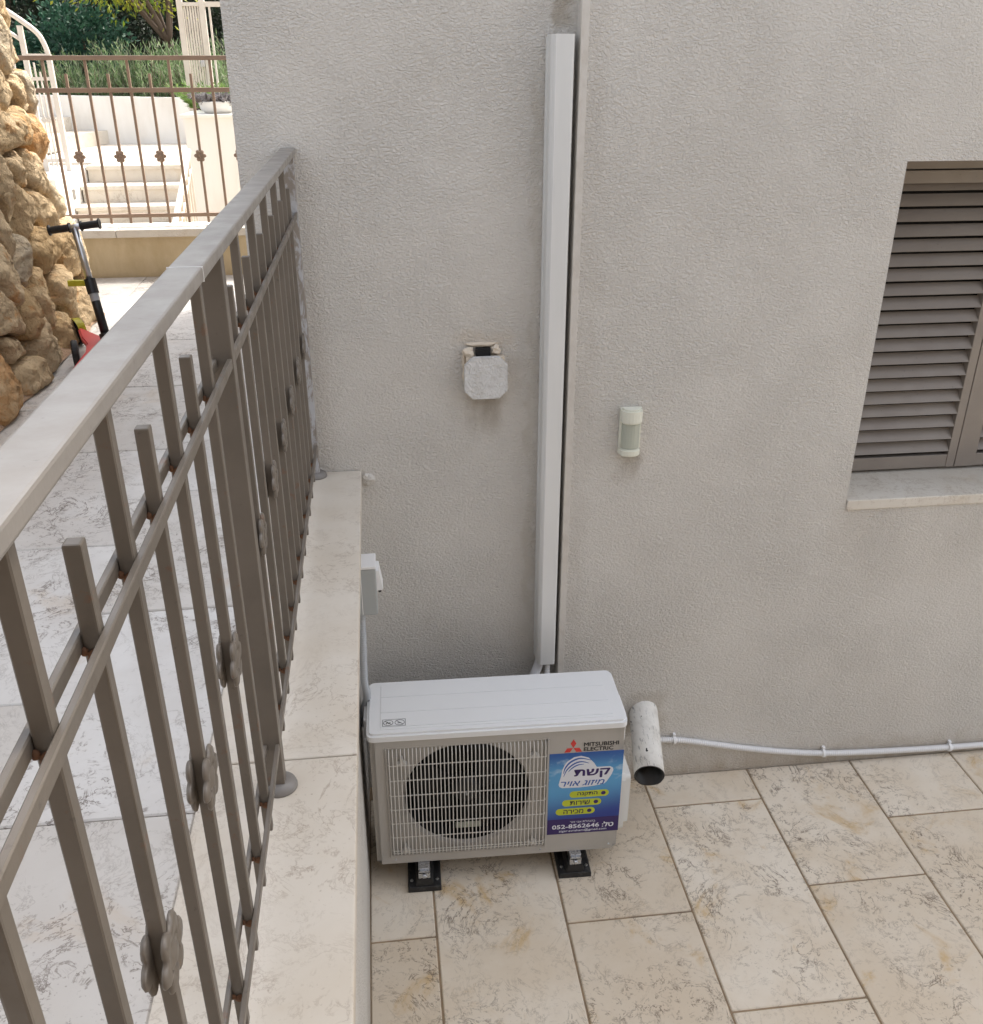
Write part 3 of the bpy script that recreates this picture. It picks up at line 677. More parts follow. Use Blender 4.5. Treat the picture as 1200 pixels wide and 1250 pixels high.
lg = [(.593, .289), (.596, .306), (.600, .324), (.603, .349), (.609, .366), (.618, .382), (.639, .398), (.662, .402), (.686, .393), (.705, .370), (.714, .353), (.757, .353), (.766, .347), (.769, .337), (.764, .320), (.757, .306), (.748, .290), (.738, .281), (.70, .2755), (.658, .273), (.604, .275), (.596, .280)]
obj('printed_cloud', prism(B(), lg, 0, .0003, ff(.0008)), M_wht, st, local=True)
def swoosh(pts, wds):
    bm = B(); sp = spline([(u, v, 0) for u, v in pts], 6); n = len(sp); Lp, Rp = [], []
    for i, p in enumerate(sp):
        t_ = (sp[min(i + 1, n - 1)] - sp[max(i - 1, 0)]).normalized(); wd = wds * math.sin(math.pi * (.08 + .84 * i / (n - 1))) / 2
        Lp.append((p.x - t_.y * wd, p.y + t_.x * wd)); Rp.append((p.x + t_.y * wd, p.y - t_.x * wd))
    return prism(bm, Lp + Rp[::-1], 0, .0002, ff(.00112))
for i, pts in enumerate(([(.607, .334), (.612, .356), (.626, .377), (.645, .389), (.664, .392), (.694, .383)], [(.608, .322), (.617, .347), (.634, .367), (.652, .377), (.668, .378), (.688, .371)], [(.622, .340), (.636, .356), (.653, .366), (.672, .368)])):
    obj('printed_swoosh', swoosh(pts, .0062 - .0008 * i), M_blue, st, local=True)
letters('printed_lettering', 'קשת', (.643, .757, .311, .346), M_navy, st, .00112, fat=.0016, rtl=True)
letters('printed_lettering', 'מיזוג אויר', (.600, .742, .281, .301), M_blue, st, .00112, fat=.0004, shear=.25, rtl=True)
for (u0, u1, v), tx in zip(((.630, .759, .2445), (.607, .736, .2095), (.587, .716, .1735)), ('התקנה', 'שירות', 'מכירה')):
    pl = obj('printed_pill', prism(B(), rrect(u0, u1, v - .0135, v + .0135, .0134), 0, .0003, ff(.0008)), M_lime, st, local=True)
    letters('printed_word', tx, (u1 - .103, u1 - .038, v - .0085, v + .0075), M_txt, pl, .00112, fat=.0005, rtl=True)
    obj('printed_dot', prism(B(), [(u1 - .018 + .0078 * math.cos(k * math.pi / 8), v + .0078 * math.sin(k * math.pi / 8)) for k in range(16)], 0, .0002, ff(.00112)), M_navy, pl, local=True)
letters('printed_lettering', 'בהנהלת אבי זיגר', (.636, .72, .1235, .1325), M_wht, st, .00112, rtl=True)
letters('printed_lettering', '052-8562646', (.577, .734, .1005, .1180), M_wht, st, .00112, bold=.016)
letters('printed_lettering', 'טל:', (.744, .781, .0990, .1200), M_wht, st, .00112, fat=.0008, rtl=True)
letters('printed_lettering', 'ziger.avraham@gmail.com', (.600, .759, .0835, .0955), M_wht, st, .00112, bold=.004)

# rubber feet under the unit
for i, (xc, lab) in enumerate(((.049, 'black rubber mounting foot under the left end of the air conditioner'), (.553, 'black rubber mounting foot under the right end of the air conditioner'))):
    f = thing('mounting_foot', lab, 'mounting foot', (xc, 2.275, 0), (0, 0, R(-1.3)), 'rubber feet under the air conditioner')
    base = B(); prism(base, [(-.055, 0), (.055, 0), (.055, .018), (.050, .023), (-.050, .023), (-.055, .018)], 0, .34, lambda u, v, h: (u, h, v))
    bmesh.ops.bevel(base, geom=base.edges[:], offset=.0015, segments=1, affect='EDGES'); obj('base', base, M_rubber, f, local=True)
    blk = B(); prism(blk, [(-.032, .0225), (.032, .0225), (.027, .040), (.0245, .0555), (-.0245, .0555), (-.027, .040)], .004, .336, lambda u, v, h: (u, h, v))
    bmesh.ops.bevel(blk, geom=blk.edges[:], offset=.002, segments=2, affect='EDGES'); b1 = obj('block', blk, M_rubber, f, local=True)
    rb = B(); prism(rb, rrect(-.019, .019, .052, .0862, .006), .006, .34, lambda u, v, h: (u, h, v)); rr_ = obj('metal_rail', rb, M_steel, f, local=True)
    obj('bolt', lathe(B(), [(.0, -.003), (.006, -.0025), (.0085, -.0), (.0085, .006)], (0, 0, .069), 'Y', 6), M_steel, rr_, local=True)
    obj('slot', bx(-.017, .017, .0050, .0062, .0775, .0795), M_black, rr_, local=True)
    obj('unit_leg', bx(-.019, .019, .012, .33, .0863, .0935, bev=.001), M_steel, f, local=True)
    for s in (-1, 1): obj('fixing_screw', lathe(B(), [(.0, .0275), (.0045, .027), (.006, .0228)], (s * .042, .03, 0), 'Z', 8), M_steel, base if False else f, local=True)

# ------------------------------------------------------------------ isolator switch and its conduit on the low wall
iso = thing('isolator_switch', 'grey isolator switch box fixed to the low wall below the coping', 'switch box', (-.09, 2.49, .97))
ib = bx(-.1315, -.053, 2.452, 2.532, .972, 1.128, bev=.004); obj('box_body', ib, M_gbox, iso)
obj('box_top', bx(-.1317, -.0515, 2.450, 2.534, 1.1285, 1.140, bev=.004), M_wplast, iso)
obj('body_seam', bx(-.0985, -.0965, 2.4512, 2.4518, .975, 1.126), M_wplast, iso)
hb2 = B(); prism(hb2, [(-.0525, 1.118), (-.044, 1.118), (-.034, 1.052), (-.0525, 1.050)], 2.462, 2.522, lambda u, v, h: (u, h, v)); obj('switch_hood', hb2, M_wplast, iso)
obj('padlock_eye', lathe(B(), [(.005, 2.47), (.005, 2.50)], (-.044, 0, 1.044), 'Y', 10), M_black, iso)
tag(obj('flexible_conduit', corrugated([(-.104, 2.485, .972), (-.105, 2.485, .88), (-.108, 2.485, .78), (-.109, 2.487, .70), (-.104, 2.50, .64), (-.118, 2.52, .58), (-.120, 2.53, .50)], .0118, .0085), M_gconduit, smooth=True),
    'grey corrugated conduit hanging from the isolator switch beside the coping', 'conduit')

# ------------------------------------------------------------------ drain pipe and conduit at the foot of the window wall
dp = thing('drain_pipe', 'stubby drain pipe with peeling white paint sticking out of the wall', 'pipe', (.875, 2.61, .2))
A0, A1 = Vector((.893, 2.76, .312)), Vector((.838, 2.45, .258))
tb = B(); ax = (A1 - A0).normalized(); u_, v_ = frame_at(ax); NS = 28
prof = [(A0, .0525), (A0.lerp(A1, .33), .0528), (A0.lerp(A1, .66), .0524), (A1, .0525), (A1, .0475), (A0.lerp(A1, .2), .0475)]
rg = []
for i, (c, r) in enumerate(prof):
    ring = []
    for k in range(NS):
        a = 2 * math.pi * k / NS; jj = .0035 * noise.noise(Vector((math.cos(a) * 2, math.sin(a) * 2, i // 4 + 3))) if i in (3, 4) else 0
        ring.append(tb.verts.new(c + (u_ * math.cos(a) + v_ * math.sin(a)) * (r + jj * .3) + ax * jj))
    rg.append(ring)
for a, b in zip(rg, rg[1:]):
    for k in range(NS): tb.faces.new((a[k], a[(k + 1) % NS], b[(k + 1) % NS], b[k]))
bmesh.ops.recalc_face_normals(tb, faces=tb.faces[:])
tb.faces.ensure_lookup_table()
me = to_mesh(tb, 'pipe_wall', True); me.materials.append(M_pipe); me.materials.append(M_black)
for i, p in enumerate(me.polygons):
    if i >= NS * 3: p.material_index = 1
obj('pipe_wall', me, None, dp)
obj('pipe_bottom', tube(B(), [A0.lerp(A1, .2), A0.lerp(A1, .22)], .047, 20), M_dark, dp)
cpath = [(.93, 2.716, .188), (1.05, 2.717, .172), (1.27, 2.717, .118), (1.45, 2.717, .080), (1.617, 2.717, .056), (1.85, 2.717, .042), (2.14, 2.717, .034), (2.5, 2.717, .032), (3.2, 2.717, .030)]
tag(obj('white_conduit', corrugated(cpath, .0125, .0088, 10), M_wplast, smooth=True), 'white corrugated conduit running along the foot of the window wall', 'conduit')
for x, z, lab in ((1.012, .178, 'white conduit clip nearest to the drain pipe'), (1.617, .057, 'white conduit clip in the middle of the conduit run'), (2.14, .035, 'white conduit clip at the right end of the conduit run')):
    c = thing('conduit_clip', lab, 'clip', (x, 2.717, z), None, 'clips holding the white conduit')
    tb2 = B()
    for k in range(1): lathe(tb2, [(.0135, -.006), (.0165, -.005), (.0165, .005), (.0135, .006)], (0, 0, 0), 'X', 18)
    obj('clip_ring', tb2, M_wplast, c, local=True)
    obj('clip_tab', bx(-.005, .005, -.001, .0125, .0166, .026, bev=.001), M_wplast, c, local=True)

# ------------------------------------------------------------------ far parapet and its railing
pw = thing('parapet_wall', 'low sandy rendered parapet at the far end of the terrace', 'wall', (-1.6, 6.0, 1.0))
obj('wall_body', bx(-3.6, XE - .003, 5.912, 6.13, .8, 1.528), M_para, pw)
for a, b in ((-3.6, -2.62), (-2.617, -1.51), (-1.507, XE - .004)):
    obj('cap_slab', bx(a, b, 5.885, 6.155, 1.529, 1.573, bev=.005), M_cap, pw)
fr = thing('parapet_railing', 'brown metal railing with flower rosettes on the far parapet', 'railing', (-1.4, 6.02, 1.573))
FY = 6.02; fiv = wm(fr).inverted()
obj('handrail', bx(-3.5, XE - .004, FY - .015, FY + .015, 2.466, 2.490, bev=.003), M_brown, fr)
obj('middle_rail', bx(-3.5, XE - .004, FY - .012, FY + .012, 2.302, 2.326, bev=.002), M_brown, fr)
obj('bottom_rail', bx(-3.5, XE - .004, FY - .012, FY + .012, 1.624, 1.645, bev=.002), M_brown, fr)
fl = to_mesh(bx(-.007, .007, -.007, .007, 1.59 - 1.573, 2.467 - 1.573), 'baluster'); fl.materials.append(M_brown)
fs = to_mesh(bx(-.007, .007, -.007, .007, 1.59 - 1.573, 2.398 - 1.573), 'baluster'); fs.materials.append(M_brown)
fros = to_mesh(rosette(.034, .012), 'rosette', True); fros.materials.append(M_brown)
for k in range(22):
    x = -.655 - .1125 * k
    sh_ = k % 2 == 1
    o = inst('baluster', fs if sh_ else fl, fr, fiv @ Vector((x, FY, 1.573)))
    if sh_: inst('rosette', fros, o, (0, -.012, 1.965 - 1.573), (0, 0, R(-90)))
for x in (-.41, -2.95): obj('post', bx(x - .015, x + .015, FY - .015, FY + .015, 1.574, 2.463, bev=.002), M_brown, fr)

# ------------------------------------------------------------------ dry stone wall on the left
sw = thing('stone_wall', 'leaning wall of big rough ochre stones along the left of the terrace', 'wall', (-1.6, 4.0, 1.3))
def face_x(y, z): return -1.395 - .035 * (y - 4.0) - .145 * (z - 1.3)
f_ = Vector((math.sin(R(6.77)) * math.cos(R(25.8)), math.cos(R(6.77)) * math.cos(R(25.8)), -math.sin(R(25.8))))
r_ = Vector((math.cos(R(6.77)), -math.sin(R(6.77)), 0)); d_ = f_.cross(r_)
def on_wall(px, py):
    d = f_ + r_ * ((px - 600) / 1153) + d_ * ((py - 625) / 1153)
    lo, hi = .5, 12.
    for _ in range(50):
        m = (lo + hi) / 2; p = d * m
        if p.x > face_x(p.y, p.z + 2.49): lo = m
        else: hi = m
    return (p.y, p.z + 2.49)
seeds = [on_wall(*q) for q in ((5, 30), (11, 56), (4, 82), (3, 120), (12, 102), (30, 106), (14, 145), (3, 175), (12, 198), (43, 169), (36, 214), (22, 250), (45, 253), (67, 231), (4, 236), (6, 290), (23, 319), (53, 305), (4, 344), (82, 318), (92, 298), (29, 377), (56, 365), (73, 356), (96, 363), (6, 396), (15, 427), (48, 413), (77, 404), (27, 459), (6, 470))]
Y0w, Y1w, Z0w, Z1w = 2.2, 5.06, 1.29, 3.0
tries = 0
while tries < 4000:
    tries += 1; c = (random.uniform(Y0w + .05, Y1w - .05), random.uniform(Z0w + .08, Z1w - .05))
    if all(((c[0] - s[0]) / 1.0) ** 2 + ((c[1] - s[1]) / 1.0) ** 2 > (.25 if s[0] < 3.4 or c[0] < 3.4 else .27) ** 2 for s in seeds): seeds.append(c)
def clip(poly, n, d):
    out = []
    for i in range(len(poly)):
        a, b = poly[i], poly[(i + 1) % len(poly)]; da = a[0] * n[0] + a[1] * n[1] - d; db_ = b[0] * n[0] + b[1] * n[1] - d
        if da <= 0: out.append(a)
        if da * db_ < 0: t_ = da / (da - db_); out.append((a[0] + (b[0] - a[0]) * t_, a[1] + (b[1] - a[1]) * t_))
    return out
cbm = B()
for j in range(2):
    pass
prism(cbm, [(Y0w, Z0w - .3), (Y1w - .04, Z0w - .3), (Y1w - .04, Z1w), (Y0w, Z1w)], 0, 1, lambda u, v, h: ((face_x(u, v) - .075) if h == 0 else -2.6, u, v))
obj('mortar_core', cbm, M_mort, sw)
for si, s in enumerate(seeds):
    poly = [(Y0w, Z0w), (Y1w, Z0w), (Y1w, Z1w), (Y0w, Z1w)]
    for o2 in seeds:
        if o2 is s: continue
        n = (o2[0] - s[0], o2[1] - s[1]); mid = ((o2[0] + s[0]) / 2, (o2[1] + s[1]) / 2)
        poly = clip(poly, n, n[0] * mid[0] + n[1] * mid[1])
        if len(poly) < 3: break
    if len(poly) < 3: continue
    cy, cz = sum(p[0] for p in poly) / len(poly), sum(p[1] for p in poly) / len(poly)
    # even spread of rim points, corners rounded
    per = []; NP = 36
    for k in range(NP):
        a = 2 * math.pi * k / NP; dx, dy = math.cos(a), math.sin(a); tmin = 9
        for i in range(len(poly)):
            p, q = poly[i], poly[(i + 1) % len(poly)]; ex, ey = q[0] - p[0], q[1] - p[1]; den = dx * ey - dy * ex
            if abs(den) < 1e-9: continue
            t_ = ((p[0] - cy) * ey - (p[1] - cz) * ex) / den; u2 = ((p[0] - cy) * dy - (p[1] - cz) * dx) / den
            if t_ > 0 and -1e-6 <= u2 <= 1 + 1e-6: tmin = min(tmin, t_)
        per.append(tmin)
    per = [(per[k - 1] + 4 * per[k] + per[(k + 1) % NP]) / 6 for k in range(NP)]
    size = sum(per) / NP; gap_ = .011
    rb_ = B(); rings = []; sd_ = si * 3.7
    tilt = (random.uniform(-.22, .22), random.uniform(-.15, .25)); proud = random.uniform(-.012, .028)
    facets = [(random.uniform(.25, .75), math.cos(q_), math.sin(q_), random.uniform(.0, .45) * size) for q_ in [random.uniform(0, 6.28) + 1.57 * w_ for w_ in range(4)]]
    for fr_, hh in ((1.0, -.10), (1.0, -.045), (.985, -.012), (.95, .010), (.88, .026), (.77, .037), (.64, .043), (.50, .046), (.36, .047), (.18, .048)):
        ring = []
        for k in range(NP):
            a = 2 * math.pi * k / NP; rr2 = (per[k] - gap_) * fr_
            y, z = cy + rr2 * math.cos(a), cz + rr2 * math.sin(a)
            nv = Vector((y * 8 + sd_, z * 8, 0)); nz = .5 * noise.noise(nv) + .40 * (abs(noise.noise(nv * 2.1)) - .25) + .30 * noise.noise(nv * 4.7) + .16 * noise.noise(nv * 11)
            top_ = hh * (size / .15) ** .6
            for sl, ca, sa, off_ in facets:                      # split faces of a quarried stone
                top_ = min(top_, .050 - sl * ((y - cy) * ca + (z - cz) * sa - off_))
            h = (top_ + proud + tilt[0] * (y - cy) + tilt[1] * (z - cz) * .6 + nz * .036) if hh > -.08 else hh
            j2 = .014 * noise.noise(Vector((y * 14, z * 14, sd_))) if fr_ > .9 else 0
            ring.append(rb_.verts.new((face_x(y, z) + h, y + j2, max(z + j2, 1.300))))
        rings.append(ring)
    for a, b in zip(rings, rings[1:]):
        for k in range(NP): rb_.faces.new((a[k], a[(k + 1) % NP], b[(k + 1) % NP], b[k]))
    rb_.faces.new(rings[-1]); bmesh.ops.recalc_face_normals(rb_, faces=rb_.faces[:])
    obj('stone', rb_, M_rock, sw, smooth=True)
# strip of mortar crumbs at the wall's foot
fb_ = B(); pts = []
for k in range(60):
    y = 2.25 + k * 2.75 / 59; xo = face_x(y, 1.3)
    pts.append((y, xo + .030 + .022 * noise.noise(Vector((y * 6, 0, 1))), xo - .03))
for a, b in zip(pts, pts[1:]):
    quad(fb_, (a[2], a[0], 1.345), (a[1], a[0], 1.3025), (b[1], b[0], 1.3025), (b[2], b[0], 1.345))
bmesh.ops.remove_doubles(fb_, verts=fb_.verts[:], dist=1e-4)
obj('mortar_skirt', fb_, mat('reddish mortar', (.36, .24, .15), .95, fn=lambda t, b: (t.put(b.inputs['Base Color'], t.mix(t.noise(t.pos(), 25, 5), (.42, .29, .19), (.25, .16, .10))), t.put(b.inputs['Normal'], t.bump(t.noise(t.pos(), 60, 5), .9, .01)))), sw)

# ------------------------------------------------------------------ child's scooter
ks = thing('kick_scooter', 'small kick scooter with black grips and red deck leaning on the stone wall', 'scooter', (-1.25, 4.2, 1.3))
sb0, st0 = Vector((-1.178, 4.16, 1.40)), Vector((-1.266, 4.30, 1.832))
mid = sb0.lerp(st0, .50)
obj('lower_tube', tube(B(), [sb0, mid], .0185, 16), M_black, ks, smooth=True)
obj('upper_tube', tube(B(), [mid - (st0 - sb0) * .02, st0], .0145, 16), M_alu, ks, smooth=True)
col_ = obj('collar', tube(B(), [mid - (st0 - sb0) * .10, mid + (st0 - sb0) * .035], .0235, 14), M_black, ks, smooth=False)
obj('clamp_lever', bx(-1.315, -1.232, 4.222, 4.245, 1.603, 1.628, bev=.004), M_yel, col_)
obj('tube_decal', tube(B(), [sb0.lerp(st0, .33), sb0.lerp(st0, .41)], .0190, 16, caps=False), M_gconduit, ks, smooth=True)
hl, hr_ = Vector((-1.372, 4.30, 1.824)), Vector((-1.160, 4.30, 1.849)); hd = hr_ - hl
obj('handlebar', tube(B(), [hl.lerp(hr_, .06), hr_.lerp(hl, .06)], .0125, 14), M_alu, ks, smooth=True)
for s0, s1 in ((0, .42), (1, .62)):
    a, b = hl.lerp(hr_, s0), hl.lerp(hr_, s1); ps = [a, a.lerp(b, .06), a.lerp(b, .10), a.lerp(b, .90), a.lerp(b, .93), b]
    obj('grip', tube(B(), ps, [.022, .022, .0155, .0155, .021, .021], 14), M_black, ks, smooth=False)
obj('fork_collar', tube(B(), [sb0 - (st0 - sb0) * .05, sb0 + (st0 - sb0) * .03], .026, 14), M_black, ks)
dk = B(); prism(dk, [(-1.168, 4.135), (-1.20, 4.205), (-1.335, 4.375), (-1.352, 4.365), (-1.30, 4.22), (-1.25, 4.11), (-1.225, 4.0), (-1.205, 3.62), (-1.165, 3.58), (-1.125, 3.62), (-1.14, 4.0)], 1.358, 1.386, lambda u, v, h: (u, v, h))
bmesh.ops.bevel(dk, geom=dk.edges[:], offset=.006, segments=2, affect='EDGES'); deck = obj('deck', dk, M_red, ks)
for c, yaw_ in (((-1.372, 4.42, 1.357), 40), ((-1.285, 4.06, 1.357), 15), ((-1.165, 3.62, 1.345), 8)):
    rad = .057 if c[1] > 4 else .045
    wbm = lathe(B(), [(rad * .55, -.012), (rad * .92, -.013), (rad, -.007), (rad, .007), (rad * .92, .013), (rad * .55, .012)], (0, 0, 0), 'X', 26)
    for v in wbm.verts: v.co = Matrix.Rotation(R(yaw_), 3, 'Z') @ v.co + Vector(c)
    wo = obj('wheel', wbm, M_rubber, ks, smooth=False)
    hub = lathe(B(), [(.0, -.012), (rad * .54, -.0115), (rad * .54, .0115), (.0, .012)], (0, 0, 0), 'X', 20)
    for v in hub.verts: v.co = Matrix.Rotation(R(yaw_), 3, 'Z') @ v.co + Vector(c)
    obj('hub', hub, M_yel if c[1] > 4.3 else M_black, wo)
fd = B(); g = []
for i in range(12):
    a = R(-20 + i * 14); row = []
    for sx in (-.017, .017):
        v = Matrix.Rotation(R(40), 3, 'Z') @ Vector((sx, -.062 * math.cos(a), .062 * math.sin(a))); row.append(fd.verts.new(v + Vector((-1.372, 4.42, 1.357))))
    g.append(row)
for a, b in zip(g, g[1:]): fd.faces.new((a[0], a[1], b[1], b[0]))
bmesh.ops.solidify(fd, geom=fd.faces[:], thickness=.004); obj('mudguard', fd, M_yel, ks)

# ------------------------------------------------------------------ garden stairs and walls beyond the parapet
structure(obj('lower_path', bx(-6, XE, 6.16, 10.0, .5, .838), M_step))
stt = thing('garden_staircase', 'pale stone garden steps rising behind the brown parapet railing', 'stairs', (-2.5, 10.2, .84))
SY, SZ = 10.583, 1.479
for k in range(4):
    y = SY - k * .30
    obj('step', box(box(B(), -2.90, -1.86, y - .002, y + .33, SZ - .04 - k * .16, SZ - k * .16, bev=.006), -2.89, -1.87, y + .02, y + .33, SZ - .159 - k * .16, SZ - .0405 - k * .16), M_step, stt)
obj('landing', bx(-3.6, -1.3, SY + .331, 13.3, .8, SZ), M_step, stt)
obj('side_wall', bx(-3.35, -2.905, 9.55, 10.86, .8, 1.462, bev=.004), M_white, stt)
obj('wall_light', bx(-2.935, -2.903, 10.0, 10.10, 1.22, 1.32, bev=.003), M_alu, stt)
for x0, x1, z1 in ((-5.2, -3.30, 1.64), (-5.2, -3.72, 1.80), (-5.2, -4.14, 1.96), (-5.2, -4.56, 2.12)):
    bm_ = B(); sk = -.22
    prism(bm_, [(x0, 12.0), (x1 - .42 + sk * 0, 11.9), (x1, 13.3), (x0, 13.3)], z1 - .158, z1, lambda u, v, h: (u, v, h))
    obj('step', bm_, M_step, stt)
gw = tag(obj('garden_wall', prism(B(), [(-8.0, 2.05), (-8, .8), (3.0, .8), (3.0, 1.93), (-2.4, 2.01), (-4.4, 2.055)], 13.302, 13.5, lambda u, v, h: (u, h, v)), M_white), 'bright white garden wall behind the top landing of the steps', 'wall')
pil = thing('garden_pillar', 'broad cream rendered pillar carrying a planter beside the steps', 'pillar', (-1.25, 8.5, .8))
obj('shaft', bx(-1.466, -.60, 8.3, 9.75, .80, 2.045), M_white, pil)
obj('cap', bx(-1.49, -.58, 8.275, 9.77, 2.0455, 2.07, bev=.004), M_white, pil)
pt = thing('stone_planter', 'low stone planter bowl with grey plants on top of the pillar', 'planter', (-1.22, 8.5, 2.07))
obj('bowl', lathe(B(), [(.0, .001), (.10, .001), (.135, .03), (.150, .085), (.142, .09), (.125, .06), (.0, .055)], (-1.22, 8.5, 2.07), 'Z', 20), M_white, pt, smooth=True)

# leaves -----------------------------------------------------------
def leaf_mesh(name, centers, dirs, size, width, m, jit=.5):
    n = len(centers); c = np.asarray(centers); d = np.asarray(dirs) + rng.normal(0, jit, (n, 3)); d /= np.linalg.norm(d, axis=1)[:, None]
    s = np.cross(d, rng.normal(0, 1, (n, 3))); s /= np.linalg.norm(s, axis=1)[:, None]
    L = size * rng.uniform(.6, 1.3, (n, 1)); W = width * rng.uniform(.7, 1.2, (n, 1))
    nn = np.cross(d, s) * W * .35
    v = np.stack([c, c + d * L * .45 + s * W * .5 + nn, c + d * L, c + d * L * .45 - s * W * .5 + nn], 1).reshape(-1, 3)
    me = bpy.data.meshes.new(name); i = np.arange(n) * 4
    me.vertices.add(n * 4); me.vertices.foreach_set('co', v.ravel()); me.loops.add(n * 4); me.loops.foreach_set('vertex_index', np.arange(n * 4))
    me.polygons.add(n); me.polygons.foreach_set('loop_start', i); me.polygons.foreach_set('loop_total', np.full(n, 4)); me.update(); me.validate(); me.materials.append(m)
    return me
def clump_points(c, rad, nclump, per, cr):
    """leaf clumps through an ellipsoid, more of them towards its skin"""
    out, dr = [], []
    for _ in range(nclump):
        q = rng.normal(0, 1, 3); q /= np.linalg.norm(q); q *= rng.uniform(.35, 1.0) ** .5
        cc = np.array(c) + q * np.array(rad); k = int(per * rng.uniform(.5, 1.5))
        off = rng.normal(0, cr * rng.uniform(.6, 1.3), (k, 3)); out.append(cc + off)
        dd = off / (np.linalg.norm(off, axis=1)[:, None] + 1e-6) + q * .6 + np.array([0, 0, .2]); dr.append(dd)
    return np.concatenate(out), np.concatenate(dr)
def tree(name, label, cat, base, top, rad, nclump, per, cr, size, width, m, group=None, limbs=7):
    b = Vector(base); tcx = Vector(top)
    t = thing(name, label, cat, base, None, group)
    tb3 = B(); fork = b.lerp(tcx, .45) + Vector((.08, 0, 0)); tube(tb3, spline([b, b.lerp(fork, .5) + Vector((.04, .03, 0)), fork], 5), .07, 8, radf=lambda i: .075 - .003 * i)
    for k in range(limbs):
        a = 2 * math.pi * k / limbs + random.random(); e = tcx + Vector((math.cos(a) * rad[0] * .75, math.sin(a) * rad[1] * .75, random.uniform(-.3, .6) * rad[2]))
        p = spline([fork, fork.lerp(e, .5) + Vector((0, 0, .12)), e], 5); n_ = len(p); tube(tb3, p, .03, 6, radf=lambda i: .035 * (1 - i / n_) + .005)
    obj('trunk', tb3, M_bark, t, smooth=True)
    P, D = clump_points(top, rad, nclump, per, cr)
    obj('crown', leaf_mesh('crown', P, D, size, width, m), None, t)
    return t
for (x, y, z, rx, rz, lab) in ((-6.9, 16.4, 3.2, 1.1, 1.5, 'dark evergreen tree at the far left behind the stone wall'), (-5.5, 16.6, 3.1, 1.05, 1.5, 'dark evergreen tree above the curved cream stair railing'), (-4.3, 16.9, 3.2, 1.1, 1.6, 'dark evergreen tree behind the middle of the white garden wall'),
                               (-3.1, 16.7, 3.1, 1.1, 1.5, 'dark evergreen tree just left of the slatted screen'), (-1.9, 16.9, 3.2, 1.1, 1.6, 'dark evergreen tree behind the slatted screen next to the house')):
    tree('evergreen_tree', lab, 'tree', (x, y, 1.85), (x, y, z), (rx, .75, rz), 260, 42, .13, .075, .04, M_dleaf, 'dark trees behind the garden wall')
for (x, y, z, lab) in ((-4.95, 14.6, 2.45, 'blue green leafy shrub near the curved cream stair railing'), (-3.9, 14.9, 2.6, 'blue green leafy shrub behind the middle of the garden wall')):
    tree('leafy_shrub', lab, 'shrub', (x, y, 1.84), (x, y, z), (.62, .45, .50), 90, 34, .09, .075, .05, M_bleaf, 'blue green shrubs behind the garden wall', 5)
tree('yellow_tree', 'yellow green tree with drooping leaves at the top of the view', 'tree', (-2.5, 15.2, 1.84), (-3.1, 14.6, 3.62), (1.0, .5, .50), 110, 26, .13, .085, .035, M_yleaf, None, 9)
def spiky(name, label, cat, c, rx, ry, h, n, m, wid, size, jit=.35, group=None, spread=.35):
    t = thing(name, label, cat, c, None, group); P, D = [], []; sbm = B()
    for k in range(n):
        a = random.uniform(0, 2 * math.pi); r = math.sqrt(random.random()); b0 = Vector((c[0] + rx * r * math.cos(a), c[1] + ry * r * math.sin(a), c[2]))
        tip = b0 + Vector((math.cos(a) * spread * r, math.sin(a) * spread * r, h * random.uniform(.55, 1.05)))
        if k % 3 == 0: tube(sbm, [b0, b0.lerp(tip, .5), tip], .006, 4, radf=lambda i: .006 - .002 * i)
        for q in range(26):
            f = .12 + .88 * q / 25; P.append(b0.lerp(tip, f)); D.append((tip - b0).normalized() * .9 + Vector((random.gauss(0, .35), random.gauss(0, .35), .2)))
    obj('stems', sbm, M_bark, t); obj('leaves', leaf_mesh('leaves', [tuple(p) for p in P], [tuple(d) for d in D], size, wid, m, jit), None, t)
    return t
for x, y, hh, lab in ((-4.25, 13.85, .45, 'low rosemary bush left of the tallest rosemary'), (-3.55, 13.9, .66, 'tallest grey green rosemary bush behind the white garden wall'), (-2.85, 13.85, .78, 'rosemary bush beside the slatted screen'), (-2.2, 13.9, .76, 'rosemary bush behind the slatted screen')):
    spiky('rosemary_bush', lab, 'bush', (x, y, 1.85), .38, .28, hh, 150, M_rose, .012, .075, .3, 'rosemary bushes behind the garden wall')
spiky('rosemary_bush', 'rosemary bush showing right of the slatted screen next to the house', 'bush', (-1.45, 13.6, 1.85), .4, .28, .85, 150, M_rose, .012, .075, .3, 'rosemary bushes behind the garden wall')
spiky('grass_tuft', 'bright green tuft behind the left edge of the pillar', 'plant', (-1.455, 9.05, 2.071), .03, .10, .13, 40, M_tuft, .010, .06, .4, None, .12)
for x, lab in ((-1.27, 'left grey tufted plant in the stone planter'), (-1.15, 'right grey tufted plant in the stone planter')):
    spiky('grey_plant', lab, 'plant', (x, 8.5, 2.127), .07, .07, .085, 60, M_grey, .009, .035, .5, 'grey plants in the planter', .10)
spiky('green_plant', 'fresh green plant behind the planter next to the house', 'plant', (-1.12, 8.82, 2.071), .22, .08, .20, 70, M_tuft, .010, .06, .4)

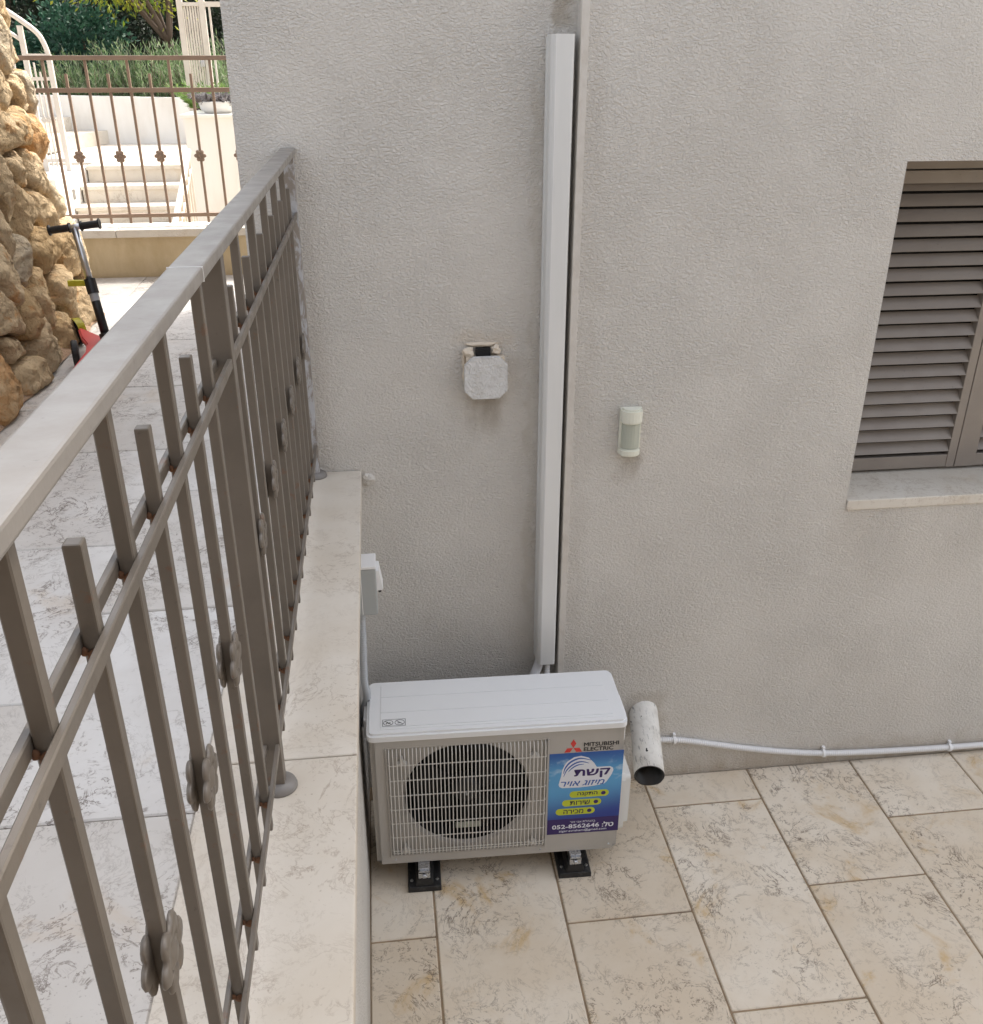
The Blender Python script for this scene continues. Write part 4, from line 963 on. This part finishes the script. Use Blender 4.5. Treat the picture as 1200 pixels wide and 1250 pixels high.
# cream stair railing with curved handrail
cr = thing('stair_railing', 'cream stair railing with a curved handrail above the garden steps', 'railing', (-3.05, 10.3, 1.46))
RY = 10.3
obj('post', bx(-3.0, -2.955, RY - .02, RY + .02, 1.463, 2.50), M_cream, cr)
obj('post', bx(-3.21, -3.165, RY - .02, RY + .02, 1.463, 2.74), M_cream, cr)
obj('handrail', tube(B(), spline([(-2.977, RY, 2.47), (-2.99, RY, 2.56), (-3.04, RY, 2.675), (-3.17, RY, 2.785), (-3.34, RY, 2.90), (-3.7, RY, 3.12)], 8), .024, 8), M_cream, cr, smooth=True)
obj('lower_handrail', tube(B(), [(-3.17, RY, 2.60), (-3.34, RY, 2.72), (-3.7, RY, 2.95)], .018, 8), M_cream, cr)
for z in (2.49, 2.29, 1.56): obj('rail_bar', bx(-3.165, -3.0, RY - .012, RY + .012, z - .015, z + .015), M_cream, cr)
for i, x in enumerate((-3.125, -3.083, -3.04)):
    o = obj('baluster', bx(x - .007, x + .007, RY - .007, RY + .007, 1.50, 2.43 if i != 1 else 2.35), M_cream, cr)
    if i == 1: pass
    inst('rosette', bpy.data.meshes.get('rosette_cream') or (lambda me: (me.materials.append(M_cream), me)[1])(to_mesh(rosette(.03, .012), 'rosette_cream', True)), o, wm(o).inverted() @ Vector((x, RY - .008, 1.93)), (0, 0, R(-90)))
for x in (-3.30, -3.39, -3.48): obj('baluster', bx(x - .007, x + .007, RY - .007, RY + .007, 1.463, 2.66 - (x + 3.3) * .65), M_cream, cr)

# low railing running down beside the pillar
lr = thing('low_stair_railing', 'short pale sloping railing in front of the cream pillar', 'railing', (-1.33, 7.2, .838))
P0, P1 = Vector((-1.405, 8.0, 1.825)), Vector((-1.285, 6.45, 1.50))
obj('handrail', tube(B(), [P0, P1], .020, 8), M_cream, lr)
for k in range(9):
    q = P0.lerp(P1, .03 + k * .117); obj('baluster', bx(q.x - .008, q.x + .008, q.y - .008, q.y + .008, .84, q.z - .015), M_cream, lr)
q0, q1 = P0 - Vector((0, 0, .12)), P1 - Vector((0, 0, .12)); obj('rail_bar', tube(B(), [q0, q1], .010, 6), M_cream, lr)

# slatted metal screen behind the pillar
gs = thing('slatted_screen', 'tall cream metal screen of thin upright slats behind the pillar', 'screen', (-1.45, 9.3, 1.2))
GY = 9.3
obj('post', bx(-1.575, -1.528, GY - .024, GY + .024, .84, 3.3), M_cream, gs)
obj('post', bx(-1.392, -1.345, GY - .024, GY + .024, 2.071, 3.3), M_cream, gs)
for k in range(6): x = -1.512 + k * .0215; obj('slat', bx(x - .0065, x + .0065, GY - .012, GY + .012, 2.12, 2.866), M_cream, gs)
for z in (2.10, 2.88): obj('cross_bar', bx(-1.527, -1.393, GY - .022, GY + .022, z - .014, z + .014), M_cream, gs)
obj('cross_bar', bx(-1.344, -.40, GY - .02, GY + .02, 2.862, 2.900), M_cream, gs)
obj('thin_post', bx(-1.318, -1.302, GY - .01, GY + .01, 2.12, 2.861), M_cream, gs)
obj('latch', bx(-1.43, -1.396, GY - .035, GY - .0125, 2.40, 2.45, bev=.004), M_alu, gs)
